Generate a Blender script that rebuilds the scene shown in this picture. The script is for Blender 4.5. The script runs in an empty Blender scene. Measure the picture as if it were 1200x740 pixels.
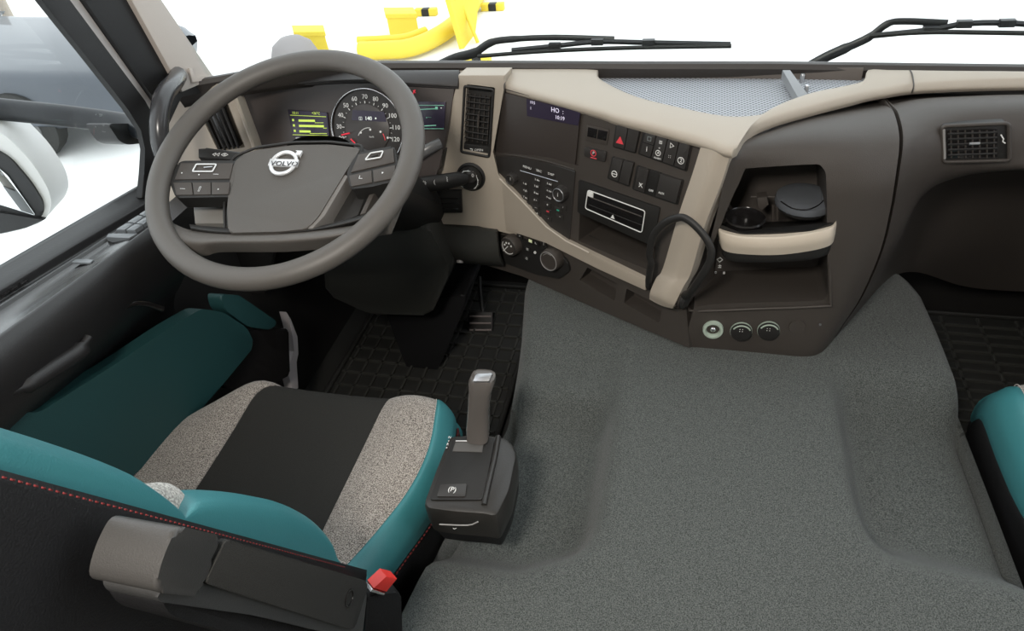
import bpy, bmesh, math, random
import numpy as np
from mathutils import Vector, Matrix
random.seed(3)
COL = bpy.context.scene.collection
SC = bpy.context.scene

# ------------------------------------------------------------------ camera, world, lights, exposure
CP = Vector((-.10221, 0.0, 1.36019)); CF = 790.77
CR = Vector((.9696, .2270, -.0913)); CU = Vector((-.0794, .6449, .7601)); CD = Vector((-.2314, .7298, -.6433))
CR.normalize(); CD.normalize(); CU = CR.cross(CD).normalized(); CR = CD.cross(CU).normalized()
cd = bpy.data.cameras.new('camera'); cam = bpy.data.objects.new('camera', cd); COL.objects.link(cam)
cd.sensor_fit = 'HORIZONTAL'; cd.sensor_width = 36; cd.lens = 36 * CF / 1200; cd.clip_start = .02; cd.clip_end = 500
m = Matrix((CR, CU, -CD)).transposed().to_4x4(); m.translation = CP; cam.matrix_world = m
SC.camera = cam
SC.view_settings.view_transform = 'Standard'; SC.view_settings.look = 'None'
SC.view_settings.gamma = 1; SC.view_settings.use_curve_mapping = False; SC.view_settings.exposure = 0.0
W = bpy.data.worlds.new('world'); SC.world = W; W.use_nodes = True
bg = W.node_tree.nodes['Background']; bg.inputs[0].default_value = (.93, .96, 1, 1); bg.inputs[1].default_value = 2.15

def area(name, loc, target, size, power, color=(1, 1, 1)):
    l = bpy.data.lights.new(name, 'AREA'); l.size = size; l.energy = power; l.color = color
    o = bpy.data.objects.new(name, l); COL.objects.link(o); o.location = loc
    o.rotation_euler = (Vector(target) - Vector(loc)).to_track_quat('-Z', 'Y').to_euler(); return o
area('camera_flash_light', (-.34, -.25, 1.76), (-.05, .9, .5), .22, 17, (1, .94, .86))  # area light for the unseen camera flash, above and behind the camera

# ------------------------------------------------------------------ helpers
def ray(px, py): return CD + CR * ((px - 600) / CF) - CU * ((py - 370) / CF)
def at(px, py, ax, v):                       # the point seen at a pixel on the world plane axis = v
    d = ray(px, py); return CP + d * ((v - CP[ax]) / d[ax])
class Plane:
    def __init__(s, o, u, v): s.o = Vector(o); s.u = Vector(u).normalized(); s.v = Vector(v).normalized(); s.n = s.u.cross(s.v).normalized(); s.v = s.n.cross(s.u)
    def on(s, px, py, w=0):
        o = s.o + s.n * w; d = ray(px, py); return CP + d * ((o - CP).dot(s.n) / d.dot(s.n))
    def pt(s, u, v, w=0): return s.o + s.u * u + s.v * v + s.n * w
    def off(s, w): return Plane(s.o + s.n * w, s.u, s.v)
def leaned(a, b, lean):
    a = Vector(a); t = (Vector(b) - a); t.z = 0; t.normalize(); h = Vector((-t.y, t.x, 0))
    return Plane(a, t, Vector((0, 0, 1)) * math.cos(lean) + h * math.sin(lean))

MATS = {}
def mat(name, col, rough=.6, metal=0, bump=0, bscale=400, spec=.5, vary=0, col2=None, emit=0, sheen=0, coat=0, vscale=None, detail=3):
    if name in MATS: return MATS[name]
    m = bpy.data.materials.new(name); m.use_nodes = True; nt = m.node_tree; b = nt.nodes['Principled BSDF']
    b.inputs['Base Color'].default_value = (*col, 1); b.inputs['Roughness'].default_value = rough; b.inputs['Metallic'].default_value = metal
    b.inputs['Specular IOR Level'].default_value = spec; b.inputs['Sheen Weight'].default_value = sheen; b.inputs['Coat Weight'].default_value = coat
    if emit: b.inputs['Emission Color'].default_value = (*col, 1); b.inputs['Emission Strength'].default_value = emit
    tc = nt.nodes.new('ShaderNodeTexCoord')
    if bump:
        n = nt.nodes.new('ShaderNodeTexNoise'); n.inputs['Scale'].default_value = bscale; n.inputs['Detail'].default_value = detail
        nt.links.new(tc.outputs['Object'], n.inputs['Vector'])
        bp = nt.nodes.new('ShaderNodeBump'); bp.inputs['Strength'].default_value = bump; bp.inputs['Distance'].default_value = .001
        nt.links.new(n.outputs['Fac'], bp.inputs['Height']); nt.links.new(bp.outputs[0], b.inputs['Normal'])
    if col2:
        n2 = nt.nodes.new('ShaderNodeTexNoise'); n2.inputs['Scale'].default_value = vscale or bscale; n2.inputs['Detail'].default_value = 2
        nt.links.new(tc.outputs['Object'], n2.inputs['Vector'])
        rp = nt.nodes.new('ShaderNodeValToRGB'); rp.color_ramp.elements[0].position = .5 - vary; rp.color_ramp.elements[1].position = .5 + vary
        rp.color_ramp.elements[0].color = (*col, 1); rp.color_ramp.elements[1].color = (*col2, 1)
        nt.links.new(n2.outputs['Fac'], rp.inputs[0]); nt.links.new(rp.outputs[0], b.inputs['Base Color'])
    MATS[name] = m; return m
DARK = mat('dark_plastic', (.055, .047, .041), .5, spec=.42, bump=.35, bscale=900)
DARK2 = mat('black_plastic', (.018, .017, .016), .5, spec=.38, bump=.25, bscale=900)
PIANO = mat('gloss_black', (.012, .011, .011), .18)
KEYM = mat('key_plastic', (.035, .032, .03), .4)
BEIGE = mat('beige_plastic', (.385, .335, .275), .5, bump=.3, bscale=800)
WHEELM = mat('wheel_leather', (.088, .080, .072), .48, bump=.25, bscale=1100)
PAD = mat('hub_plastic', (.078, .071, .064), .55, bump=.35, bscale=1000)
CHROME = mat('chrome', (.75, .75, .76), .2, 1)
SATIN = mat('satin_metal', (.55, .56, .58), .32, .9)
WHITEP = mat('white_print', (.8, .8, .78), .6)
REDP = mat('red_print', (.75, .06, .08), .5)
GLOWG = mat('green_display', (.62, .80, .12), .4, emit=.35)
GLOWT = mat('teal_display', (.25, .62, .45), .4, emit=.2)
GLOWW = mat('white_display', (.75, .8, .75), .4, emit=.6)
SCREEN = mat('display_screen', (.035, .028, .05), .25)
REDN = mat('red_needle', (.8, .03, .06), .4, emit=.3)
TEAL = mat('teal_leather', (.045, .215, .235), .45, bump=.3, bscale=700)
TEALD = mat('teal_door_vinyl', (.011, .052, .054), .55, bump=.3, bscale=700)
GREYF = mat('grey_woven_fabric', (.10, .085, .075), .95, bump=1.0, bscale=900, vary=.11, col2=(.52, .47, .42), vscale=650, sheen=.2)
BLACKF = mat('black_fabric', (.014, .014, .012), .9, bump=.6, bscale=1200, vary=.15, col2=(.026, .025, .022))
BLACKL = mat('black_leather', (.013, .013, .014), .52, spec=.32, bump=.4, bscale=600)
CARPET = mat('grey_carpet', (.030, .034, .033), 1, bump=.9, bscale=913.7, vary=.20, col2=(.150, .160, .152), vscale=617.3, sheen=.15, spec=.2)
RUBBER = mat('rubber', (.022, .022, .02), .6, bump=.3, bscale=500)
REDB = mat('red_plastic', (.85, .05, .04), .35)
STITCH = mat('red_thread', (.20, .022, .022), .8)
STITCHW = mat('white_thread', (.55, .5, .47), .7)
PAINTW = mat('white_paint', (.8, .8, .8), .35)
PILLAR = mat('pillar_trim', (.50, .45, .41), .6, bump=.2)
YELLOW = mat('yellow_paint', (.78, .60, .06), .6)
GROUNDM = mat('pale_concrete', (.82, .82, .80), .9, bump=.3, bscale=3, vary=.3, col2=(.9, .9, .88), vscale=.6)
CARB = mat('blue_grey_car_paint', (.060, .070, .085), .4, coat=.5)
CARG = mat('car_glass', (.02, .025, .03), .08)
MIRR = mat('mirror_glass', (.85, .88, .9), .03, 1)
BROWN = mat('lamp_ring', (.42, .50, .42), .4)

def glassmat(name, tint, gl):
    m = bpy.data.materials.new(name); m.use_nodes = True; nt = m.node_tree; nt.nodes.remove(nt.nodes['Principled BSDF'])
    o = nt.nodes['Material Output']; t = nt.nodes.new('ShaderNodeBsdfTransparent'); t.inputs[0].default_value = (*tint, 1)
    g = nt.nodes.new('ShaderNodeBsdfGlossy'); g.inputs['Roughness'].default_value = .01
    f = nt.nodes.new('ShaderNodeFresnel'); f.inputs[0].default_value = 1.45
    mm = nt.nodes.new('ShaderNodeMath'); mm.operation = 'MULTIPLY'; mm.inputs[1].default_value = gl
    x = nt.nodes.new('ShaderNodeMixShader'); nt.links.new(f.outputs[0], mm.inputs[0]); nt.links.new(mm.outputs[0], x.inputs[0])
    nt.links.new(t.outputs[0], x.inputs[1]); nt.links.new(g.outputs[0], x.inputs[2]); nt.links.new(x.outputs[0], o.inputs[0]); return m
GLASS = glassmat('window_glass', (.94, .965, .96), .10)
# perforated silver sheet
def perf():
    m = mat('perforated_silver', (.50, .52, .55), .55, .0, spec=.3); nt = m.node_tree; b = nt.nodes['Principled BSDF']
    tc = nt.nodes.new('ShaderNodeTexCoord'); v = nt.nodes.new('ShaderNodeTexVoronoi'); v.inputs['Scale'].default_value = 150; v.inputs['Randomness'].default_value = 0
    mp = nt.nodes.new('ShaderNodeMapping'); mp.inputs['Rotation'].default_value = (0, 0, .78); mp.inputs['Scale'].default_value = (1, 1, 0)
    nt.links.new(tc.outputs['Object'], mp.inputs[0]); nt.links.new(mp.outputs[0], v.inputs['Vector'])
    r = nt.nodes.new('ShaderNodeValToRGB'); r.color_ramp.elements[0].position = .28; r.color_ramp.elements[1].position = .42
    r.color_ramp.elements[0].color = (.12, .13, .145, 1); r.color_ramp.elements[1].color = (.40, .42, .45, 1)
    nt.links.new(v.outputs['Distance'], r.inputs[0]); nt.links.new(r.outputs[0], b.inputs['Base Color']); return m
PERF = perf()

def tagk(o, label=None, cat=None, group=None, kind=None):
    if label: o['label'] = label
    if cat: o['category'] = cat
    if group: o['group'] = group
    if kind: o['kind'] = kind
    return o
def empty(name, loc=(0, 0, 0), label=None, cat=None, group=None, kind=None):
    o = bpy.data.objects.new(name, None); COL.objects.link(o); o.location = loc; o.empty_display_size = .05
    return tagk(o, label, cat, group, kind)
def link(name, me, m, parent=None, angle=35):
    o = bpy.data.objects.new(name, me); COL.objects.link(o)
    if m is not None: me.materials.clear(); me.materials.append(m)
    for p in me.polygons: p.use_smooth = True
    if angle is not None: me.set_sharp_from_angle(angle=math.radians(angle))
    if parent is not None:
        par(o, parent)
    return o
def wmat(o):
    m = Matrix.Translation(o.location)
    return (wmat(o.parent) @ m) if o.parent else m
def par(o, parent):                          # geometry is written in world space; keep it there
    o.parent = parent; o.location = -(wmat(parent).translation)
def fin(bm, name, m, parent, angle=35, recalc=True):
    if recalc: bmesh.ops.recalc_face_normals(bm, faces=bm.faces)
    me = bpy.data.meshes.new(name); bm.to_mesh(me); bm.free(); return link(name, me, m, parent, angle)
def fillet(pts, r, seg=4):
    out = []; n = len(pts)
    for i in range(n):
        a, b, c = pts[i - 1], pts[i], pts[(i + 1) % n]; d1 = a - b; d2 = c - b; l = min(r, d1.length * .45, d2.length * .45)
        p, q = b + d1.normalized() * l, b + d2.normalized() * l
        for k in range(seg + 1):
            t = k / seg; out.append(p * (1 - t) ** 2 + b * 2 * t * (1 - t) + q * t * t)
    return out
def prism(bm, pts, d, bevel=0, seg=2):
    """polygon pts (front) extruded by vector d (towards the back)"""
    n = len(pts); f = [bm.verts.new(p) for p in pts]; g = [bm.verts.new(p + d) for p in pts]
    ff = bm.faces.new(f); bm.faces.new(g[::-1])
    for i in range(n): bm.faces.new((f[i], g[i], g[(i + 1) % n], f[(i + 1) % n]))
    if bevel: bmesh.ops.bevel(bm, geom=list(ff.edges), offset=bevel, segments=seg, profile=.6, affect='EDGES', clamp_overlap=True)
def plate(name, pl, px, w1, w0, m, parent, bevel=.0015, rad=0, seg=2, angle=35, obj=True):
    pts = [pl.on(x, y, w1) for x, y in px]
    if rad: pts = fillet(pts, rad)
    bm = bmesh.new(); prism(bm, pts, -pl.n * (w1 - w0), bevel, seg)
    return fin(bm, name, m, parent, angle)
def pprism(name, pts, d, m, parent, bevel=.002, rad=0, seg=2):
    pts = [Vector(p) for p in pts]
    if rad: pts = fillet(pts, rad)
    bm = bmesh.new(); prism(bm, pts, Vector(d), bevel, seg); return fin(bm, name, m, parent)
def cut(o, cutters):
    for c in cutters:
        md = o.modifiers.new('b', 'BOOLEAN'); md.object = c; md.operation = 'DIFFERENCE'; md.solver = 'EXACT'
    dg = bpy.context.evaluated_depsgraph_get(); dg.update()
    me = bpy.data.meshes.new_from_object(o.evaluated_get(dg)); old = o.data; o.modifiers.clear(); o.data = me
    for c in cutters: bpy.data.objects.remove(c)
    for p in me.polygons: p.use_smooth = True
    me.set_sharp_from_angle(angle=math.radians(35))
def cr(P, n, closed=False):
    P = np.array([list(p) for p in P], float); k = len(P); out = []
    for i in range(k if closed else k - 1):
        if closed: a, b, c, d = P[i - 1], P[i], P[(i + 1) % k], P[(i + 2) % k]
        else:
            b, c = P[i], P[i + 1]; a = P[i - 1] if i else 2 * b - c; d = P[i + 2] if i + 2 < k else 2 * c - b
        for j in range(n):
            t = j / n; out.append(.5 * ((2 * b) + (c - a) * t + (2 * a - 5 * b + 4 * c - d) * t * t + (-a + 3 * b - 3 * c + d) * t ** 3))
    if not closed: out.append(P[-1])
    return np.array(out)
def densify(G, n, mm):
    G = np.array([[list(p) for p in r] for r in G], float)
    A = np.array([cr(r, n) for r in G]); B = np.array([cr(A[:, j], mm) for j in range(A.shape[1])]); return B.transpose(1, 0, 2)
def gridmesh(name, G, m, parent, back=None, angle=35, close=True):
    """grid of points, optionally thickened by the vector back"""
    R_, C_ = G.shape[:2]; bm = bmesh.new()
    V = [[bm.verts.new(G[i, j]) for j in range(C_)] for i in range(R_)]
    for i in range(R_ - 1):
        for j in range(C_ - 1): bm.faces.new((V[i][j], V[i][j + 1], V[i + 1][j + 1], V[i + 1][j]))
    if back is not None:
        bk = np.array(back, float); Q = [[bm.verts.new(G[i, j] + (bk if bk.ndim == 1 else bk[i, j])) for j in range(C_)] for i in range(R_)]
        for i in range(R_ - 1):
            for j in range(C_ - 1): bm.faces.new((Q[i][j], Q[i + 1][j], Q[i + 1][j + 1], Q[i][j + 1]))
        loop = [(0, j) for j in range(C_ - 1)] + [(i, C_ - 1) for i in range(R_ - 1)] + [(R_ - 1, j) for j in range(C_ - 1, 0, -1)] + [(i, 0) for i in range(R_ - 1, 0, -1)]
        for k in range(len(loop)):
            a, b = loop[k], loop[(k + 1) % len(loop)]
            bm.faces.new((V[a[0]][a[1]], Q[a[0]][a[1]], Q[b[0]][b[1]], V[b[0]][b[1]]))
    return fin(bm, name, m, parent, angle)
def loft(name, G, m, parent, n=5, mm=5, back=None, angle=40): return gridmesh(name, densify(G, n, mm), m, parent, back, angle)
def tube(name, path, r, m, parent, seg=10, closed=False, smooth=0, flat=None, ref=None, caps=True, bm=None, rr=None):
    P = cr(path, smooth, closed) if smooth else np.array([list(p) for p in path], float)
    own = bm is None
    if own: bm = bmesh.new()
    n = len(P); rings = []; prev = None
    for i in range(n):
        a = P[i - 1] if (i or closed) else P[i]; b = P[(i + 1) % n] if (i < n - 1 or closed) else P[i]
        t = Vector(b - a).normalized()
        if ref is not None: s = t.cross(Vector(ref)).normalized()
        elif prev is None: s = t.orthogonal().normalized()
        else: s = (prev - t * prev.dot(t)).normalized()
        prev = s; q = t.cross(s); ra = r if rr is None else rr[min(int(i * len(rr) / n), len(rr) - 1)]; rb = ra if flat is None else ra * flat
        rings.append([bm.verts.new(Vector(P[i]) + s * ra * math.cos(2 * math.pi * k / seg) + q * rb * math.sin(2 * math.pi * k / seg)) for k in range(seg)])
    for i in range(n if closed else n - 1):
        A, B = rings[i], rings[(i + 1) % n]
        for k in range(seg): bm.faces.new((A[k], A[(k + 1) % seg], B[(k + 1) % seg], B[k]))
    if caps and not closed: bm.faces.new(rings[0][::-1]); bm.faces.new(rings[-1])
    if own: return fin(bm, name, m, parent, 50)
def lathe(name, c, ax, prof, m, parent, seg=28, bm=None, angle=35, a0=0):
    """prof: list of (radius, height along ax)"""
    c = Vector(c); ax = Vector(ax).normalized(); s = ax.orthogonal().normalized(); q = ax.cross(s); own = bm is None
    if own: bm = bmesh.new()
    rings = []
    for r, h in prof:
        if r < 1e-6: rings.append([bm.verts.new(c + ax * h)])
        else: rings.append([bm.verts.new(c + ax * h + (s * math.cos(a0 + 2 * math.pi * k / seg) + q * math.sin(a0 + 2 * math.pi * k / seg)) * r) for k in range(seg)])
    for A, B in zip(rings, rings[1:]):
        for k in range(seg):
            l = (k + 1) % seg
            if len(A) == 1 and len(B) == 1: continue
            if len(A) == 1: bm.faces.new((A[0], B[k], B[l]))
            elif len(B) == 1: bm.faces.new((A[k], A[l], B[0]))
            else: bm.faces.new((A[k], A[l], B[l], B[k]))
    if own: return fin(bm, name, m, parent, angle)
def boxpts(bm, c, u, v, n, a, b, d, bevel=0):
    """box centred c, half extents a,b,d on axes u,v,n"""
    pts = [c + u * (a * i) + v * (b * j) + n * d for i, j in ((-1, -1), (1, -1), (1, 1), (-1, 1))]
    prism(bm, pts, -n * 2 * d, bevel)
def box(name, c, u, v, n, a, b, d, m, parent, bevel=.001):
    bm = bmesh.new(); boxpts(bm, Vector(c), Vector(u), Vector(v), Vector(n), a, b, d, bevel); return fin(bm, name, m, parent)
X, Y, Z = Vector((1, 0, 0)), Vector((0, 1, 0)), Vector((0, 0, 1))
def bx(name, lo, hi, m, parent=None, bevel=.0):
    lo, hi = Vector(lo), Vector(hi); c = (lo + hi) / 2; h = (hi - lo) / 2
    bm = bmesh.new(); boxpts(bm, c, X, Y, Z, h.x, h.y, h.z, 0)
    if bevel: bmesh.ops.bevel(bm, geom=list(bm.edges), offset=bevel, segments=3, profile=.5, affect='EDGES')
    return fin(bm, name, m, parent)
def text(s, pl, px, py, size, m, parent, w=.0006, to=None, name='lettering', sx=1, depth=.0002):
    cu = bpy.data.curves.new(name, 'FONT'); cu.body = s; cu.size = size; cu.align_x = 'CENTER'; cu.align_y = 'CENTER'; cu.extrude = depth; cu.resolution_u = 2
    t = bpy.data.objects.new(name, cu); COL.objects.link(t); dg = bpy.context.evaluated_depsgraph_get(); dg.update()
    me = bpy.data.meshes.new_from_object(t.evaluated_get(dg)); bpy.data.objects.remove(t)
    c = pl.on(px, py, w); u = pl.u if to is None else (pl.on(to[0], to[1], w) - c).normalized(); v = pl.n.cross(u)
    M = Matrix((u * sx, v, pl.n)).transposed().to_4x4(); M.translation = c; me.transform(M)
    return link(name, me, m, parent, None)
def stroke(name, pl, px, w, r, m, parent, closed=False, smooth=0, flat=.5):
    return tube(name, [pl.on(x, y, w) for x, y in px], r, m, parent, seg=6, closed=closed, smooth=smooth)
def ring(name, pl, c, r, w, t, m, parent, seg=40, a=0, b=2 * math.pi):
    n = seg; P = [c + pl.n * w + pl.u * r * math.cos(a + (b - a) * k / n) + pl.v * r * math.sin(a + (b - a) * k / n) for k in range(n + (0 if b - a > 6.28 else 1))]
    return tube(name, P, t, m, parent, seg=8, closed=b - a > 6.28)
def lerp(a, b, t): return (a[0] + (b[0] - a[0]) * t, a[1] + (b[1] - a[1]) * t)
def quad_cells(q, nx, ny, gap=.06):
    """px quad TL,TR,BR,BL split into cells"""
    TL, TR, BR, BL = q; out = []
    for j in range(ny):
        for i in range(nx):
            def P(a, b): return lerp(lerp(TL, TR, a), lerp(BL, BR, a), b)
            x0, x1, y0, y1 = (i + gap) / nx, (i + 1 - gap) / nx, (j + gap) / ny, (j + 1 - gap) / ny
            out.append([P(x0, y0), P(x1, y0), P(x1, y1), P(x0, y1)])
    return out

# ================================================================== SETTING
FLZ = .05
bm = bmesh.new(); boxpts(bm, Vector((0, .3, -.02)), X, Y, Z, 1.12, 1.5, .06); fl = fin(bm, 'floor', RUBBER, None); tagk(fl, kind='structure')
tagk(bx('wall_front', (-1.12, 1.66, .04), (1.12, 1.72, .62), DARK2), kind='structure')
tagk(bx('wall_rear', (-1.12, -1.25, .04), (1.12, -1.2, 2.15), mat('rear_trim', (.45, .42, .38), .8)), kind='structure')
tagk(bx('ceiling', (-1.12, -1.25, 2.1), (1.12, .95, 2.16), mat('headliner', (.5, .47, .43), .9)), kind='structure')
tagk(bx('wall_right', (1.06, -1.2, .04), (1.12, 1.62, .84), DARK2), kind='structure')
tagk(bx('trim_1', (1.04, -1.2, .84), (1.12, .1, 2.12), mat('rear_trim', (0, 0, 0))), kind='structure')
tagk(bx('trim_2', (-1.12, -1.2, 1.0), (-1.05, .1, 2.12), mat('rear_trim', (0, 0, 0))), kind='structure')
tagk(bx('trim_3', (-1.12, .9, 2.02), (1.12, 1.08, 2.12), DARK2), kind='structure')
tagk(pprism('trim_4', [(1.05, 1.08, .86), (1.05, 1.2, .86), (1.05, 1.08, 2.1), (1.05, .9, 2.1)], (.06, 0, 0), DARK2, None), kind='structure')
# cab corner below the left dash, down to the floor
tagk(bx('wall_left', (-1.14, -1.2, .04), (-1.085, 1.66, .70), DARK2), kind='structure')

# ---- windscreen
ybeam = lambda x: 1.30 - .20 * max(0, (abs(x) - .45) / .62) ** 2
def beam_pt(px, py, y0=1.3):
    y = y0
    for _ in range(12): p = at(px, py, 1, y); y = ybeam(p.x)
    return p
bp = [beam_pt(*q) for q in ((205, 103), (235, 96), (285, 87), (340, 80), (400, 77), (450, 76), (520, 76), (600, 76), (750, 77), (900, 77), (1050, 79), (1200, 81))]
last = bp[-1]
for x in (.6, .75, .9, 1.05): bp.append(Vector((x, ybeam(x), .868)))
ws = empty('window_1', (0, 0, 0), kind='structure')
zt = 2.05
gl = np.array([[list(p + Y * .02), list(Vector((p.x * .97, p.y - .16, zt)))] for p in bp]); gl = gl.transpose(1, 0, 2)
gridmesh('pane', gl, GLASS, ws, back=(0, .005, 0))

# ---- exterior
GZ = -1.25
tagk(bx('ground', (-60, -30, GZ - .1), (60, 90, GZ), GROUNDM), kind='structure')

# ================================================================== DASHBOARD
dash = empty('dashboard', (0, 1.25, .45), 'truck dashboard in dark brown plastic with beige panels, switches, screens and vents', 'dashboard')
PB = leaned((-.437, 1.165, .45), (-.079, .979, .45), .10)      # driver-facing centre facet
PD = leaned((-.55, 1.19, .60), (-.40, 1.19, .60), .12)         # beige facet round the driver vent
PC = leaned((0, .978, .45), (1, .978, .45), .12)               # rear-facing console facet
# windscreen base moulding
rows = []
for dy, dz in ((-.006, -.012), (-.009, -.003), (-.004, .005), (.006, .005), (.02, .001)):
    rows.append([p + Vector((0, dy, dz)) for p in bp])
gridmesh('windscreen_moulding', np.array([[list(p) for p in r] for r in rows]), mat('moulding', (.032, .027, .024), .55, bump=.3, bscale=900), dash, back=(0, .01, -.03))

# centre dark panel
cp = plate('centre_panel', PB, [(590, 104), (824, 167), (812, 250), (803, 345), (808, 408), (760, 388), (720, 371), (612, 324), (560, 308), (536, 292), (530, 262), (573, 262), (573, 180)], 0, -.11, DARK, dash, bevel=0)
def cutter(pl, px, w1, w0, rad=0): return plate('tmp', pl, px, w1, w0, None, None, bevel=0, rad=rad)
SLOT = [(676, 251), (765, 292), (763, 322), (674.5, 285)]
cut(cp, [cutter(PB, SLOT, .01, -.09, .004),
         cutter(PB, [(588, 107), (681, 131), (674, 197), (640, 187), (575, 180)], .01, -.006, .004),
         cutter(PB, [(685, 316), (719.5, 335), (717, 356), (676, 331)], .01, -.035, .003),
         cutter(PB, [(731, 341), (773, 363), (769, 382), (728, 358)], .01, -.035, .003)])
# screen area
sc = plate('screen_panel', PB, [(588.5, 108), (680, 131.5), (673.5, 195.5), (640, 186), (576, 179)], -.001, -.005, mat('smoked_screen', (.045, .037, .033), .38), dash, bevel=.001)
plate('display', PB, [(617, 116), (680, 131), (677.5, 147.5), (617.5, 136)], .0002, -.002, SCREEN, sc, bevel=0)
text('HO  :', PB, 653, 130, .0125, mat('lilac_print', (.7, .66, .8), .5, emit=.45), sc, to=(665, 132.5), w=.0006)
text('10:19', PB, 656, 138.5, .010, mat('lilac_print', (0, 0, 0)), sc, to=(668, 141), w=.0006)
text('19.5', PB, 624, 120.5, .0075, mat('lilac_print', (0, 0, 0)), sc, to=(636, 123), w=.0006)
text('1', PB, 622, 127, .0075, mat('lilac_print', (0, 0, 0)), sc, to=(636, 130), w=.0006)
stroke('trim_edge', PB, [(574, 181), (600, 182), (640, 189), (673, 199)], .001, .0012, DARK, sc, smooth=3)
# keypad of the audio unit
au = plate('audio_panel', PB, [(575, 184), (600, 184), (640, 191), (674, 201), (667, 284), (654, 276), (641, 262), (612, 232), (582, 203)], .0025, -.003, KEYM, dash, bevel=.001)
stroke('trim_line', PB, [(609.5, 200), (653.8, 213)], .0035, .0007, SATIN, au)
def key(pl, x, y, a, b, h, m, parent, name='button', w=.0025):
    return box(name, pl.on(x, y, w + h / 2), pl.u, pl.v, pl.n, a, b, h / 2 + .0005, m, parent, .0008)
for x, y in ((617.6, 197), (631.6, 201), (645.7, 205)):
    key(PB, x, y, .010, .0035, .002, KEYM, au); text('MENU' if x < 620 else 'SRC' if x < 640 else 'DISP', PB, x, y - .5, .0065, WHITEP, au, w=.0052, sx=1.2)
keys = [(615, 215.3, '1 ab'), (615.4, 223.4, '4 gh'), (615.4, 231.5, '7 pq'), (616.5, 239, '*'), (629.5, 211, '2 abc'), (628.4, 218.5, '5 jkl'), (628.4, 226.6, '8 tuv'), (627.3, 234.7, '0 +'),
        (627.8, 243.4, '—'), (629.5, 250.4, '8'), (643.5, 215.8, '3 def'), (643.5, 224, '6 mn'), (643, 232, '9 wx'), (641.4, 240, '#'), (642, 248, 'r'), (642.4, 256.4, '•'), (653.8, 246.6, 'g'), (659.7, 243, 'i'), (656, 254, '–')]
for x, y, s in keys:
    key(PB, x, y, .0088, .0052, .0018, KEYM, au)
    if s in 'rg': box('lamp', PB.on(x, y, .005), PB.u, PB.v, PB.n, .003, .0015, .0004, REDP if s == 'r' else mat('green_print', (.05, .45, .3), .4), au, 0)
    else: text(s, PB, x, y, .0058, WHITEP, au, w=.0050)
def knob(name, pl, x, y, r, h, parent, w=0, m=KEYM, ringm=None, seg=28, face=True):
    c = pl.on(x, y, w + h)- pl.n * (w + h) if False else pl.on(x, y, w + h) - pl.n * h
    o = lathe(name, c, pl.n, [(r * 1.08, 0), (r * 1.05, h * .5), (r, h * .9), (r * .93, h), (r * .8, h * .97), (r * .76, h * .93), (0, h * .93)], m, parent, seg)
    if ringm: ring('ring', pl, c, r * .88, h, .0009, ringm, o)
    return o, c
k1, c1 = knob('knob', PB, 597, 211, .0115, .014, au, .002, ringm=DARK); text('I', PB, 598, 210, .009, WHITEP, k1, w=.0165)
k2, c2 = knob('knob', PB, 653.8, 228.8, .0145, .016, au, .002, ringm=SATIN); text('i', PB, 653.5, 228.5, .012, WHITEP, k2, w=.0185)

# tachograph unit over the storage slot
ra = plate('recorder_unit', PB, [(678, 211), (773, 244), (765, 289), (676.5, 249)], .004, -.03, DARK2, dash, bevel=.0015, rad=.003)
q = [(689, 222.8), (756, 247.5), (752, 273), (685.8, 244.4)]
plate('faceplate', PB, q, .0065, .003, PIANO, ra, bevel=.001, rad=.004)
P = fillet([PB.on(x, y, .0068) for x, y in q], .005)
tube('trim_line', P, .0010, WHITEP, ra, seg=6, closed=True)
stroke('paper_slot', PB, [(691, 231), (752, 254)], .0068, .0011, DARK, ra)
stroke('drawer_seam', PB, [(690, 240), (752, 264)], .0068, .0007, DARK2, ra)
box('button', PB.on(692, 228, .0075), PB.u, PB.v, PB.n, .006, .005, .001, WHITEP, ra)
text('▲', PB, 718, 254.5, .010, WHITEP, ra, w=.0072)
# storage slot lip
plate('slot_mat', PB.off(-.03), [(680, 272), (764, 308), (764, 318), (677, 282)], 0, -.002, RUBBER, dash, 0)

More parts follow.
